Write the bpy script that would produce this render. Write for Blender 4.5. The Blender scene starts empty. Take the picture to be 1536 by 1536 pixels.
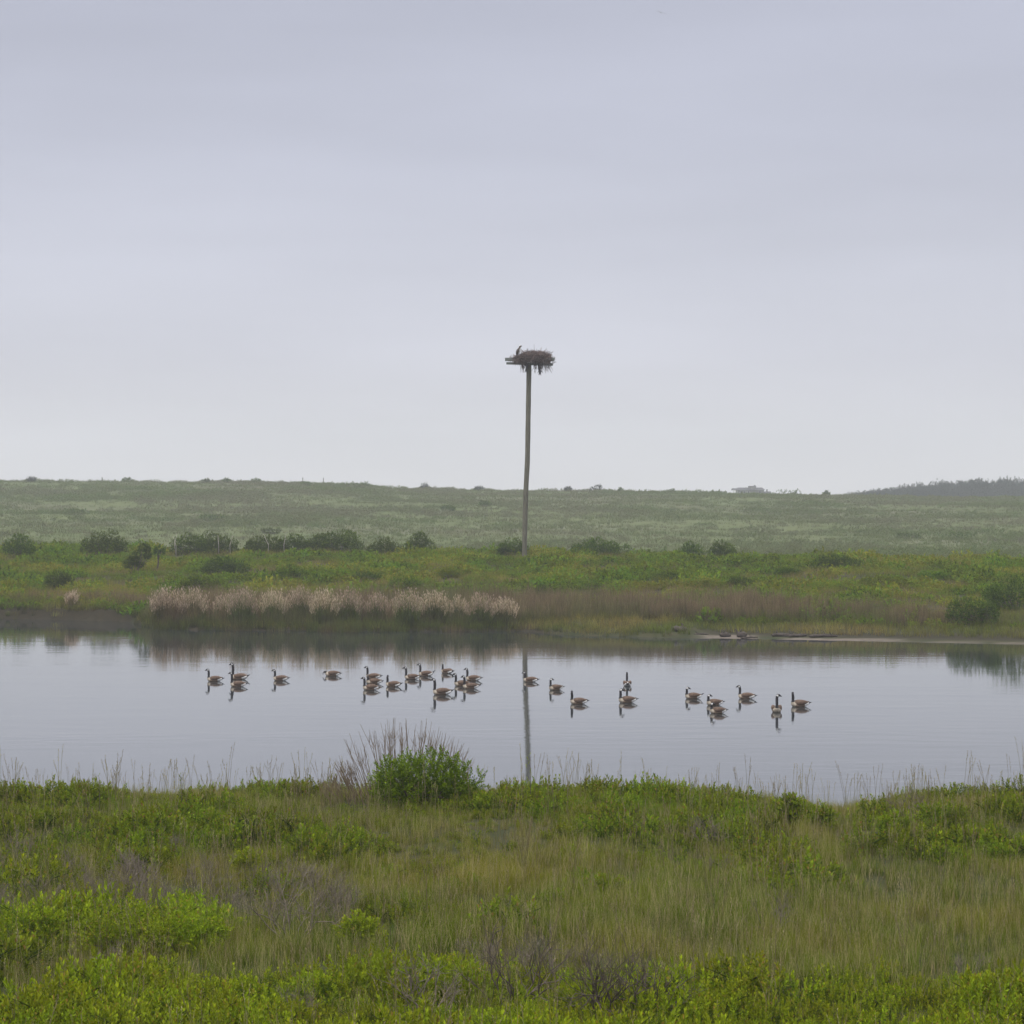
import bpy, math, random
import numpy as np
from mathutils import Vector

random.seed(7)
S = bpy.context.scene
COL = S.collection
F = 3300.0            # focal length in photo pixels (1536 wide)
HC = 6.3              # eye height above the pond
YH = 750.0            # horizon row

# ------------------------------------------------------------------ camera
cam_d = bpy.data.cameras.new("camera")
cam_d.sensor_width = 36.0
cam_d.lens = 36.0 * F / 1536.0
cam_d.clip_start = 0.5
cam_d.clip_end = 6000.0
cam = bpy.data.objects.new("camera", cam_d)
COL.objects.link(cam)
cam.location = (0, 0, HC)
cam.rotation_euler = (math.radians(90) - math.atan(18.0 / F), 0, 0)
S.camera = cam

# ------------------------------------------------------------------ world: overcast sky
W = bpy.data.worlds.new("World")
S.world = W
W.use_nodes = True
nt = W.node_tree
nt.nodes.clear()
SUN_EL, SUN_AZ = math.radians(58), math.radians(225)   # azimuth clockwise from +Y
out = nt.nodes.new("ShaderNodeOutputWorld")
bg1 = nt.nodes.new("ShaderNodeBackground")
sky = nt.nodes.new("ShaderNodeTexSky")
sky.sky_type = 'NISHITA'
sky.sun_disc = False
sky.sun_elevation = SUN_EL
sky.sun_rotation = SUN_AZ
sky.dust_density = 4.0
nt.links.new(sky.outputs[0], bg1.inputs[0])
bg1.inputs[1].default_value = 0.05
bg2 = nt.nodes.new("ShaderNodeBackground")
bg2.inputs[1].default_value = 1.0
tc = nt.nodes.new("ShaderNodeTexCoord")
sep = nt.nodes.new("ShaderNodeSeparateXYZ")
nt.links.new(tc.outputs["Generated"], sep.inputs[0])
# soft cloud structure, stretched sideways
mp = nt.nodes.new("ShaderNodeMapping")
mp.inputs["Scale"].default_value = (1.3, 1.3, 8.0)
nt.links.new(tc.outputs["Generated"], mp.inputs[0])
nz = nt.nodes.new("ShaderNodeTexNoise")
nz.inputs["Scale"].default_value = 2.6
nz.inputs["Detail"].default_value = 3.0
nz.inputs["Roughness"].default_value = 0.45
nt.links.new(mp.outputs[0], nz.inputs["Vector"])
ramp = nt.nodes.new("ShaderNodeValToRGB")
cr = ramp.color_ramp
SKY = [(0.0, (0.80, 0.785, 0.815)), (0.03, (0.73, 0.73, 0.79)), (0.07, (0.66, 0.672, 0.76)), (0.105, (0.625, 0.643, 0.74)),
       (0.16, (0.56, 0.582, 0.69)), (0.23, (0.52, 0.543, 0.655)), (0.40, (0.85, 0.87, 0.96)), (1.0, (2.05, 2.05, 2.08))]
cr.elements[0].position = SKY[0][0]
cr.elements[0].color = (*SKY[0][1], 1)
cr.elements[1].position = 1.0
cr.elements[1].color = (*SKY[-1][1], 1)
for p_, c_ in SKY[1:-1]:
    e = cr.elements.new(p_)
    e.color = (*c_, 1)
nt.links.new(sep.outputs[2], ramp.inputs[0])
mul = nt.nodes.new("ShaderNodeMix")
mul.data_type = 'RGBA'
mul.blend_type = 'MULTIPLY'
mul.inputs[0].default_value = 1.0
mr = nt.nodes.new("ShaderNodeMapRange")
mr.inputs[1].default_value = 0.3
mr.inputs[2].default_value = 0.7
mr.inputs[3].default_value = 0.925
mr.inputs[4].default_value = 1.065
nt.links.new(nz.outputs[0], mr.inputs[0])
nt.links.new(ramp.outputs[0], mul.inputs[6])
nt.links.new(mr.outputs[0], mul.inputs[7])
nt.links.new(mul.outputs[2], bg2.inputs[0])
mixb = nt.nodes.new("ShaderNodeMixShader")
mixb.inputs[0].default_value = 0.93      # cloud cover
nt.links.new(bg1.outputs[0], mixb.inputs[1])
nt.links.new(bg2.outputs[0], mixb.inputs[2])
nt.links.new(mixb.outputs[0], out.inputs[0])

sun_d = bpy.data.lights.new("sun", 'SUN')
sun_d.energy = 1.5
sun_d.angle = math.radians(12)
sun_d.color = (1.0, 0.965, 0.91)
sun = bpy.data.objects.new("sun", sun_d)
COL.objects.link(sun)
sd = Vector((math.sin(SUN_AZ) * math.cos(SUN_EL), math.cos(SUN_AZ) * math.cos(SUN_EL), math.sin(SUN_EL)))
sun.rotation_euler = sd.to_track_quat('Z', 'Y').to_euler()

S.view_settings.view_transform = 'Standard'
S.view_settings.look = 'None'
S.view_settings.gamma = 1.0
S.view_settings.exposure = 0.0
try:
    S.cycles.max_bounces = 6
    S.cycles.diffuse_bounces = 3
    S.cycles.glossy_bounces = 3
    S.cycles.transmission_bounces = 3
    S.cycles.volume_bounces = 2
    S.cycles.use_denoising = True
    S.cycles.caustics_reflective = False
    S.cycles.caustics_refractive = False
except Exception:
    pass


# ------------------------------------------------------------------ helpers
def hsh(ix, iy, seed):
    n = (ix.astype(np.int64) * 374761393 + iy.astype(np.int64) * 668265263 + seed * 1442695041) & 0x7fffffff
    n = ((n ^ (n >> 13)) * 1274126177) & 0x7fffffff
    n = n ^ (n >> 16)
    return (n & 0xffff) / 65535.0


def vnoise(x, y, seed=0):
    x = np.asarray(x, float)
    y = np.asarray(y, float)
    ix, iy = np.floor(x), np.floor(y)
    fx, fy = x - ix, y - iy
    fx, fy = fx * fx * (3 - 2 * fx), fy * fy * (3 - 2 * fy)
    a, b = hsh(ix, iy, seed), hsh(ix + 1, iy, seed)
    c, d = hsh(ix, iy + 1, seed), hsh(ix + 1, iy + 1, seed)
    return (a * (1 - fx) + b * fx) * (1 - fy) + (c * (1 - fx) + d * fx) * fy


def fbm(x, y, seed=0, o=3):
    s, a, t = 0.0, 1.0, 0.0
    for k in range(o):
        s = s + a * vnoise(np.asarray(x) * 2 ** k, np.asarray(y) * 2 ** k, seed + 17 * k)
        t += a
        a *= 0.5
    return s / t


def sm(a, b, x):
    t = np.clip((np.asarray(x, float) - a) / (b - a), 0, 1)
    return t * t * (3 - 2 * t)


SHX = [-3000, -800, 0, 190, 240, 500, 790, 860, 1050, 1300, 1536, 2400, 4500]
SHY = [925, 926, 928, 932, 944, 947, 947, 953, 957, 962, 967, 985, 1000]
RX = [-3000, -800, 0, 300, 500, 620, 760, 900, 1050, 1250, 1400, 1536, 4500]
RY = [715, 716, 722, 724, 728, 735, 737, 739, 741, 744.5, 747, 747, 744]


def px_of(x, y):
    return 768 + F * x / np.maximum(y, 5.0)


def shore_d(px):
    return F * HC / (np.interp(px, SHX, SHY) - YH)


def height(x, y):
    x = np.asarray(x, float)
    y = np.asarray(y, float)
    px = px_of(x, y)
    # near dune meadow
    dip = 0.11 * np.exp(-((px - 1262) / 55.0) ** 2) + 0.03 * sm(1330, 1450, px) + 0.10 * sm(1000, 1150, px) * (1 - sm(1300, 1400, px))
    dip = dip - 0.07 * np.exp(-((px - 620) / 260.0) ** 2) + 0.05 * np.exp(-((px - 300) / 120.0) ** 2)
    near = 1.12 + 0.13 * sm(29, 35.5, y) - dip * sm(28, 34, y) + 0.22 * (fbm(x / 2.6, y / 2.6, 3) - 0.5)
    near = near - (near + 1.0) * sm(37.0, 45.5, y)
    # far bank, measured from the shoreline
    t = y - shore_d(px) + 0.9 * (fbm(x / 1.7, y * 0 + 3.3, 5) - 0.5) * (1 - sm(1000, 1100, px))
    prof_t = [-60, -8, -2, 0, 0.25, 2.0, 5, 10, 18, 28, 38, 48, 62, 95, 128, 140]
    prof = np.interp(t, prof_t, [-1, -1, -0.35, 0.0, 0.12, 0.30, 0.55, 0.95, 1.4, 1.85, 2.3, 2.40, 1.7, 1.0, 0.9, 0.9])
    cut = np.interp(t, prof_t, [-1, -1, -0.5, 0.0, 0.50, 0.72, 0.95, 1.2, 1.55, 1.95, 2.4, 2.5, 1.7, 1.0, 0.9, 0.9])
    flat = np.interp(t, prof_t, [-1, -0.8, -0.2, 0.0, 0.02, 0.09, 0.45, 0.95, 1.4, 1.85, 2.15, 2.2, 1.6, 1.0, 0.9, 0.9])
    kc = 1 - sm(170, 235, px)
    kf = sm(1020, 1080, px)
    bank = prof * (1 - kc) * (1 - kf) + cut * kc + flat * kf
    bank = bank + (0.55 * (fbm(x / 7.0, y / 7.0, 9) - 0.5)) * sm(6, 18, t)
    # far hillside and ridge
    zr = HC + (YH - np.interp(px, RX, RY)) / F * 420.0
    u = np.clip((y - 232) / (420 - 232), 0, 1)
    hill = 0.9 + (zr - 0.9) * (0.75 * u + 0.25 * u * u * (3 - 2 * u))
    hill = hill + 1.5 * (fbm(x / 38.0, y / 30.0, 21) - 0.5) * np.sin(np.pi * u) + 0.5 * (fbm(x / 12.0, y / 12.0, 22) - 0.5) * sm(0, 0.2, u)
    kr = sm(950, 1100, px)
    back = 5.2 + kr * 1.0
    hill = hill + (back - hill) * sm(432, 520, y)
    far = bank + (hill - bank) * sm(190, 245, y)
    w = sm(44, 50, y)
    return near * (1 - w) + far * w


def hz(x, y):
    return float(height(np.array([x]), np.array([y]))[0])


def gx(px, d):
    return (px - 768.0) / F * d


def mesh_obj(name, V, Q, mat=None, parent=None, attrs=None, midx=None, smooth=False, link=True, loc=None):
    """V (n,3), Q (m,4) quads -> one mesh object."""
    V = np.asarray(V, np.float32)
    Q = np.asarray(Q, np.int32)
    me = bpy.data.meshes.new(name)
    me.vertices.add(len(V))
    me.vertices.foreach_set("co", V.ravel())
    me.loops.add(Q.size)
    me.loops.foreach_set("vertex_index", Q.ravel())
    me.polygons.add(len(Q))
    me.polygons.foreach_set("loop_start", np.arange(0, Q.size, 4, dtype=np.int32))
    me.polygons.foreach_set("loop_total", np.full(len(Q), 4, np.int32))
    if midx is not None:
        me.polygons.foreach_set("material_index", np.asarray(midx, np.int32))
    if smooth:
        me.polygons.foreach_set("use_smooth", np.ones(len(Q), bool))
    for k, a in (attrs or {}).items():
        at = me.attributes.new(k, 'FLOAT', 'POINT')
        at.data.foreach_set("value", np.asarray(a, np.float32))
    me.update(calc_edges=True)
    for m in (mat if isinstance(mat, (list, tuple)) else [mat]):
        if m is not None:
            me.materials.append(m)
    o = bpy.data.objects.new(name, me)
    if link:
        COL.objects.link(o)
    if parent is not None:
        o.parent = parent
    if loc is not None:
        o.location = loc
    return o


def poly_obj(name, verts, faces, mat=None, parent=None, midx=None, loc=None, smooth=False):
    me = bpy.data.meshes.new(name)
    me.from_pydata([tuple(v) for v in verts], [], faces)
    for m in (mat if isinstance(mat, (list, tuple)) else [mat]):
        if m is not None:
            me.materials.append(m)
    if midx:
        for p, i in zip(me.polygons, midx):
            p.material_index = i
    if smooth:
        for p in me.polygons:
            p.use_smooth = True
    me.update()
    o = bpy.data.objects.new(name, me)
    COL.objects.link(o)
    if parent is not None:
        o.parent = parent
    if loc is not None:
        o.location = loc
    return o


def tag(o, label=None, cat=None, group=None, kind=None):
    if label:
        o["label"] = label
    if cat:
        o["category"] = cat
    if group:
        o["group"] = group
    if kind:
        o["kind"] = kind
    return o


def empty(name, loc, rz=0.0):
    o = bpy.data.objects.new(name, None)
    o.empty_display_size = 0.2
    o.location = loc
    o.rotation_euler = (0, 0, rz)
    COL.objects.link(o)
    return o


class Geo:
    """collects quads with per-vertex attributes"""
    def __init__(self):
        self.V, self.Q, self.A, self.B, self.n = [], [], [], [], 0

    def add(self, V, Q, a=0.5, b=0.5):
        V = np.asarray(V, float)
        self.V.append(V)
        self.Q.append(np.asarray(Q, int) + self.n)
        self.A.append(np.broadcast_to(np.asarray(a, float), (len(V),)))
        self.B.append(np.broadcast_to(np.asarray(b, float), (len(V),)))
        self.n += len(V)

    def arr(self):
        return np.concatenate(self.V), np.concatenate(self.Q), np.concatenate(self.A), np.concatenate(self.B)

    def obj(self, name, mat, parent=None, link=True, loc=None, smooth=False):
        V, Q, A, B = self.arr()
        return mesh_obj(name, V, Q, mat, parent, {"shade": A, "var": B}, link=link, loc=loc, smooth=smooth)


def place(arrs, pos, rz, sc, tilt=0.0, tz=0.0):
    """transform a template's vertices"""
    V = arrs[0] * sc
    if tilt:
        c, s = math.cos(tilt), math.sin(tilt)
        V = np.stack([V[:, 0] * c + V[:, 2] * s, V[:, 1], -V[:, 0] * s + V[:, 2] * c], 1)
        c, s = math.cos(tz), math.sin(tz)
        V = np.stack([V[:, 0] * c - V[:, 1] * s, V[:, 0] * s + V[:, 1] * c, V[:, 2]], 1)
    c, s = math.cos(rz), math.sin(rz)
    V = np.stack([V[:, 0] * c - V[:, 1] * s, V[:, 0] * s + V[:, 1] * c, V[:, 2]], 1)
    return V + np.asarray(pos)


def tube(g, pts, radii, n=4, a=0.5, b=0.5):
    pts = np.asarray(pts, float)
    radii = np.broadcast_to(np.asarray(radii, float), (len(pts),))
    T = np.gradient(pts, axis=0)
    T /= np.linalg.norm(T, axis=1)[:, None] + 1e-9
    ref = np.array([0.0, 0.0, 1.0]) if abs(T[0][2]) < 0.9 else np.array([1.0, 0.0, 0.0])
    U = np.cross(T, ref)
    U /= np.linalg.norm(U, axis=1)[:, None] + 1e-9
    Wv = np.cross(T, U)
    an = np.arange(n) * 2 * math.pi / n
    V = pts[:, None, :] + radii[:, None, None] * (np.cos(an)[None, :, None] * U[:, None, :] + np.sin(an)[None, :, None] * Wv[:, None, :])
    V = V.reshape(-1, 3)
    Q = []
    for i in range(len(pts) - 1):
        for k in range(n):
            k2 = (k + 1) % n
            Q.append((i * n + k, i * n + k2, (i + 1) * n + k2, (i + 1) * n + k))
    if n == 4:
        Q.append((3, 2, 1, 0))
        m = (len(pts) - 1) * n
        Q.append((m, m + 1, m + 2, m + 3))
    g.add(V, Q, a, b)


# ------------------------------------------------------------------ materials
def new_mat(name):
    m = bpy.data.materials.new(name)
    m.use_nodes = True
    n = m.node_tree
    n.nodes.clear()
    return m, n


def N(n, t, **k):
    x = n.nodes.new(t)
    for a, b in k.items():
        setattr(x, a, b)
    return x


def mixc(n, fac, a, b, blend='MIX'):
    x = N(n, "ShaderNodeMix", data_type='RGBA', blend_type=blend)
    for sock, v in ((0, fac), (6, a), (7, b)):
        if isinstance(v, (int, float)):
            x.inputs[sock].default_value = v
        elif isinstance(v, tuple):
            x.inputs[sock].default_value = (*v, 1)
        else:
            n.links.new(v, x.inputs[sock])
    return x.outputs[2]


def noise(n, scale, detail=2, vec=None, rough=0.5, mapscale=None):
    x = N(n, "ShaderNodeTexNoise")
    x.inputs["Scale"].default_value = scale
    x.inputs["Detail"].default_value = detail
    x.inputs["Roughness"].default_value = rough
    if vec is not None:
        if mapscale:
            m = N(n, "ShaderNodeMapping")
            m.inputs["Scale"].default_value = mapscale
            n.links.new(vec, m.inputs[0])
            vec = m.outputs[0]
        n.links.new(vec, x.inputs["Vector"])
    return x.outputs[0]


def mapr(n, v, a, b, c=0.0, d=1.0):
    x = N(n, "ShaderNodeMapRange")
    x.inputs[1].default_value, x.inputs[2].default_value = a, b
    x.inputs[3].default_value, x.inputs[4].default_value = c, d
    n.links.new(v, x.inputs[0])
    return x.outputs[0]


def attr(n, name, kind='GEOMETRY'):
    x = N(n, "ShaderNodeAttribute", attribute_name=name, attribute_type=kind)
    return x.outputs["Fac"]


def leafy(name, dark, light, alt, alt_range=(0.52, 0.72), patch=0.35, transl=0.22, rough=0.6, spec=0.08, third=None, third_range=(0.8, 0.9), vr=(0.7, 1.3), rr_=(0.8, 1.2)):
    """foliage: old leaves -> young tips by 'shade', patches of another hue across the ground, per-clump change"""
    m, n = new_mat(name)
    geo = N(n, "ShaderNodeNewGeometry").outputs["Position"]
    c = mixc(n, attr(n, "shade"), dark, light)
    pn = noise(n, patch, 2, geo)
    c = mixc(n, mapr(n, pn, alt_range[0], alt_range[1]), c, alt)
    if third:
        c = mixc(n, mapr(n, attr(n, "var"), third_range[0], third_range[1]), c, third)
    oi = N(n, "ShaderNodeObjectInfo")
    hv = N(n, "ShaderNodeHueSaturation")
    n.links.new(mapr(n, oi.outputs["Random"], 0, 1, 0.485, 0.515), hv.inputs["Hue"])
    va = N(n, "ShaderNodeMath", operation='MULTIPLY')
    n.links.new(mapr(n, attr(n, "var"), 0, 1, vr[0], vr[1]), va.inputs[0])
    n.links.new(mapr(n, oi.outputs["Random"], 0, 1, rr_[0], rr_[1]), va.inputs[1])
    n.links.new(va.outputs[0], hv.inputs["Value"])
    n.links.new(c, hv.inputs["Color"])
    p = N(n, "ShaderNodeBsdfPrincipled")
    p.inputs["Roughness"].default_value = rough
    p.inputs["Specular IOR Level"].default_value = spec
    n.links.new(hv.outputs[0], p.inputs["Base Color"])
    t = N(n, "ShaderNodeBsdfTranslucent")
    n.links.new(hv.outputs[0], t.inputs[0])
    mx = N(n, "ShaderNodeMixShader")
    mx.inputs[0].default_value = transl
    n.links.new(p.outputs[0], mx.inputs[1])
    n.links.new(t.outputs[0], mx.inputs[2])
    o = N(n, "ShaderNodeOutputMaterial")
    n.links.new(mx.outputs[0], o.inputs[0])
    return m


def plain(name, c1, c2, scale=8.0, rough=0.8, stretch=None, bump=0.0, spec=0.3, obj=True):
    m, n = new_mat(name)
    tcn = N(n, "ShaderNodeTexCoord")
    v = tcn.outputs["Object"]
    nn = noise(n, scale, 4, v, 0.6, stretch)
    c = mixc(n, mapr(n, nn, 0.3, 0.7), c1, c2)
    p = N(n, "ShaderNodeBsdfPrincipled")
    p.inputs["Roughness"].default_value = rough
    p.inputs["Specular IOR Level"].default_value = spec
    n.links.new(c, p.inputs["Base Color"])
    if bump:
        b = N(n, "ShaderNodeBump")
        b.inputs["Strength"].default_value = bump
        b.inputs["Distance"].default_value = 0.02
        n.links.new(nn, b.inputs["Height"])
        n.links.new(b.outputs[0], p.inputs["Normal"])
    o = N(n, "ShaderNodeOutputMaterial")
    n.links.new(p.outputs[0], o.inputs[0])
    return m


M = {}
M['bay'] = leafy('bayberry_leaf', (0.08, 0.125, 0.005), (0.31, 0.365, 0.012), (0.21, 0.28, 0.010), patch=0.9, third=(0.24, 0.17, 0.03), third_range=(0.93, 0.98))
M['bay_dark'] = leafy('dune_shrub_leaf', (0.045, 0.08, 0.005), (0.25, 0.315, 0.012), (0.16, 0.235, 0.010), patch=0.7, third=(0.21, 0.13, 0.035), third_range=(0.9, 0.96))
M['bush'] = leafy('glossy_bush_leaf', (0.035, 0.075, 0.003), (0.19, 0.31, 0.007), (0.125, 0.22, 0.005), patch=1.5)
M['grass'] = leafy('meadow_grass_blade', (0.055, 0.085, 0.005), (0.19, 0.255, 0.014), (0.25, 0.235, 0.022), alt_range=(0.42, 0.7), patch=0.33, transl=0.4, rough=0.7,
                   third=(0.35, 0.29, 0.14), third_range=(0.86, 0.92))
M['stalk'] = leafy('dry_stalk', (0.17, 0.16, 0.06), (0.33, 0.27, 0.15), (0.24, 0.21, 0.10), transl=0.2)
M['bankgreen'] = leafy('bank_shrub_leaf', (0.03, 0.065, 0.004), (0.20, 0.28, 0.008), (0.27, 0.27, 0.022), alt_range=(0.47, 0.6), patch=0.16, third=(0.09, 0.17, 0.015), third_range=(0.7, 0.8))
M['bankgrass'] = leafy('bank_grass_blade', (0.07, 0.09, 0.01), (0.20, 0.23, 0.03), (0.26, 0.21, 0.06), alt_range=(0.42, 0.6), patch=0.16, transl=0.35)
M['darkbush'] = leafy('bank_bush_leaf', (0.024, 0.05, 0.004), (0.11, 0.165, 0.010), (0.07, 0.12, 0.008), patch=0.4)
M['farshrub'] = leafy('hillside_scrub_leaf', (0.115, 0.155, 0.048), (0.165, 0.205, 0.07), (0.175, 0.18, 0.09), alt_range=(0.42, 0.62), patch=0.03, vr=(.9, 1.1), rr_=(.9, 1.1))  # scrub colour lifted, part of the distance haze painted in
M['hillgrass'] = leafy('hillside_grass_blade', (0.115, 0.142, 0.046), (0.142, 0.17, 0.061), (0.152, 0.152, 0.076), alt_range=(0.45, 0.62), patch=0.04, transl=0.25, vr=(.92, 1.08), rr_=(.94, 1.06))  # blade colour raised too, making up for the thin haze volume
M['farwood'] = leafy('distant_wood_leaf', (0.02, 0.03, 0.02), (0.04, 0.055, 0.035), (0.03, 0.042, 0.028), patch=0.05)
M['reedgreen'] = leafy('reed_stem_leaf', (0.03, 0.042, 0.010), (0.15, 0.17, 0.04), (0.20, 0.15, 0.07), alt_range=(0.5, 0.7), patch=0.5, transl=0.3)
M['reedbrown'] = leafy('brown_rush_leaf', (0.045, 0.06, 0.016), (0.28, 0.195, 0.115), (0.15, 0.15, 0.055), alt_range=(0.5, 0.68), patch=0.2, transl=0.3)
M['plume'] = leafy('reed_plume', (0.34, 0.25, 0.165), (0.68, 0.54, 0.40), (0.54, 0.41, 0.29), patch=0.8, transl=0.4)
M['twig'] = plain('dead_twig_bark', (0.12, 0.10, 0.075), (0.26, 0.22, 0.175), 20, 0.95, spec=0.03)
M['twig_brown'] = plain('bare_stem_bark', (0.13, 0.095, 0.06), (0.26, 0.20, 0.14), 20, 0.95, spec=0.03)
M['bark'] = plain('bush_bark', (0.06, 0.045, 0.035), (0.14, 0.11, 0.09), 14, 0.9)
M['palebark'] = plain('bleached_stick_bark', (0.32, 0.28, 0.25), (0.5, 0.45, 0.4), 14, 0.9)
M['wood'] = plain('weathered_wood', (0.06, 0.055, 0.04), (0.19, 0.18, 0.13), 5, 0.85, (5, 5, 0.35), 0.4)
M['arm'] = plain('crossarm_wood', (0.10, 0.115, 0.105), (0.21, 0.23, 0.21), 6, 0.85, (0.6, 6, 6), 0.3)
M['nest'] = leafy('nest_stick', (0.06, 0.045, 0.04), (0.30, 0.22, 0.19), (0.13, 0.10, 0.085), patch=2.0, transl=0.0, rough=0.9)
M['debris'] = plain('dark_hanging_debris', (0.025, 0.025, 0.04), (0.06, 0.055, 0.075), 15, 0.7)
M['driftwood'] = plain('driftwood_dark', (0.03, 0.025, 0.022), (0.10, 0.08, 0.065), 10, 0.9, None, 0.5)
M['g_brown'] = plain('goose_back_feather', (0.075, 0.048, 0.035), (0.21, 0.14, 0.10), 14, 0.8, (2.5, 1.0, 1.0))
M['g_pale'] = plain('goose_breast_feather', (0.30, 0.25, 0.19), (0.50, 0.44, 0.36), 25, 0.8)
M['g_flank'] = plain('goose_flank_feather', (0.15, 0.10, 0.07), (0.30, 0.22, 0.16), 30, 0.8)
M['g_black'] = plain('goose_black_feather', (0.015, 0.014, 0.017), (0.034, 0.031, 0.035), 25, 0.6)
M['g_white'] = plain('goose_white_feather', (0.68, 0.67, 0.65), (0.82, 0.81, 0.79), 25, 0.8)
M['o_brown'] = plain('osprey_brown_feather', (0.04, 0.028, 0.022), (0.09, 0.065, 0.05), 30, 0.75)
M['shingle'] = plain('house_shingle', (0.20, 0.195, 0.19), (0.28, 0.27, 0.265), 3, 0.9)
M['roof'] = plain('house_roofing', (0.07, 0.07, 0.075), (0.12, 0.12, 0.125), 3, 0.9)
M['white'] = plain('white_paint', (0.7, 0.7, 0.68), (0.8, 0.8, 0.78), 3, 0.6)
M['glass'] = plain('dark_window_glass', (0.02, 0.025, 0.03), (0.04, 0.045, 0.05), 1, 0.1)
M['tern'] = plain('pale_gull_feather', (0.34, 0.34, 0.36), (0.46, 0.46, 0.48), 10, 0.8)


def ground_mat():
    m, n = new_mat('sandy_ground')
    geo = N(n, "ShaderNodeNewGeometry").outputs["Position"]
    a = noise(n, 0.9, 5, geo, 0.65)
    c = mixc(n, mapr(n, a, 0.35, 0.65), (0.030, 0.038, 0.012), (0.06, 0.055, 0.026))
    b = noise(n, 0.045, 3, geo, 0.55, (1.0, 1.0, 2.0))
    b2 = noise(n, 0.017, 4, geo, 0.6)
    b3 = noise(n, 0.25, 4, geo, 0.65)
    hill = mixc(n, mapr(n, b, 0.38, 0.62), (0.095, 0.118, 0.038), (0.112, 0.13, 0.05))  # hill ground paler as well, some haze put into its colour
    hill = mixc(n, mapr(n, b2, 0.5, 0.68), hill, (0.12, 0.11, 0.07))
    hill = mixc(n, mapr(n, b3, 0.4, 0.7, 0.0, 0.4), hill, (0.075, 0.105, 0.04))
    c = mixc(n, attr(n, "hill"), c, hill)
    sandn = noise(n, 2.5, 3, geo)
    sandc = mixc(n, sandn, (0.06, 0.048, 0.035), (0.24, 0.20, 0.165))
    mudc = mixc(n, sandn, (0.02, 0.018, 0.010), (0.05, 0.04, 0.024))
    c = mixc(n, attr(n, "mud"), c, mudc)
    c = mixc(n, attr(n, "sand"), c, sandc)
    p = N(n, "ShaderNodeBsdfPrincipled")
    p.inputs["Roughness"].default_value = 0.95
    p.inputs["Specular IOR Level"].default_value = 0.15
    n.links.new(c, p.inputs["Base Color"])
    bb = N(n, "ShaderNodeBump")
    bb.inputs["Strength"].default_value = 0.6
    bb.inputs["Distance"].default_value = 0.15
    n.links.new(b3, bb.inputs["Height"])
    n.links.new(bb.outputs[0], p.inputs["Normal"])
    o = N(n, "ShaderNodeOutputMaterial")
    n.links.new(p.outputs[0], o.inputs[0])
    return m


def water_mat():
    m, n = new_mat('pond_water')
    geo = N(n, "ShaderNodeNewGeometry").outputs["Position"]
    r1 = noise(n, 1.0, 3, geo, 0.55, (0.55, 1.5, 1.0))
    r2 = noise(n, 5.0, 2, geo, 0.5, (0.6, 1.3, 1.0))
    patch = noise(n, 0.10, 3, geo, 0.55, (0.5, 1.6, 1.0))
    add = N(n, "ShaderNodeMath", operation='MULTIPLY_ADD')
    n.links.new(r2, add.inputs[0])
    add.inputs[1].default_value = 0.22
    n.links.new(r1, add.inputs[2])
    ml = N(n, "ShaderNodeMath", operation='MULTIPLY')
    n.links.new(add.outputs[0], ml.inputs[0])
    n.links.new(mapr(n, patch, 0.4, 0.65, 0.25, 1.5), ml.inputs[1])
    b = N(n, "ShaderNodeBump")
    b.inputs["Strength"].default_value = 1.0
    b.inputs["Distance"].default_value = 0.0042
    n.links.new(ml.outputs[0], b.inputs["Height"])
    p = N(n, "ShaderNodeBsdfPrincipled")
    p.inputs["Base Color"].default_value = (0.03, 0.035, 0.037, 1)
    p.inputs["Roughness"].default_value = 0.05
    p.inputs["IOR"].default_value = 1.85
    n.links.new(b.outputs[0], p.inputs["Normal"])
    o = N(n, "ShaderNodeOutputMaterial")
    n.links.new(p.outputs[0], o.inputs[0])
    return m


# ------------------------------------------------------------------ ground and pond
ys = np.concatenate([np.arange(-260, 8, 14), np.arange(8, 50, 0.25), np.arange(50, 94, 1.5), np.arange(94, 124, 0.3),
                     np.arange(124, 200, 0.9), np.arange(200, 440, 2.2), np.arange(440, 700, 8), np.arange(700, 1400, 35), [1405.0]])
us = np.linspace(-1, 1, 361)
us = 0.45 * us + 0.55 * us ** 3
YY, UU = np.meshgrid(ys, us, indexing='ij')
XX = UU * (90 + 0.95 * np.maximum(YY, 0))
ZZ = height(XX, YY)
nr, nc = XX.shape
idx = np.arange(nr * nc).reshape(nr, nc)
Q = np.stack([idx[:-1, :-1], idx[:-1, 1:], idx[1:, 1:], idx[1:, :-1]], -1).reshape(-1, 4)
PXg = px_of(XX, YY)
tt = YY - shore_d(PXg)
sand_a = ((1 - .45 * sm(1250, 1400, PXg)) * sm(1030, 1075, PXg) * sm(-0.6, 0.0, tt) * (1 - sm(0.3, 0.9, tt + 2.2 * (vnoise(XX / 1.3, YY / 1.3, 4) - 0.5)))).ravel()
mud_a = (sm(-1.5, -0.1, tt) * (1 - sm(0.5, 1.6, tt)) * (1 - sm(800, 880, PXg)) + 0.8 * sm(1.0, 1.5, tt) * (1 - sm(2.4, 3.4, tt)) * sm(1040, 1075, PXg)).ravel() * (YY.ravel() > 60)
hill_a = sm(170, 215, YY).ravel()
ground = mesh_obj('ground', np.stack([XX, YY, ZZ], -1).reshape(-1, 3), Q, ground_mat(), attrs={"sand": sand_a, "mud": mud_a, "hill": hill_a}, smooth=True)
tag(ground, kind='structure')

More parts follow.
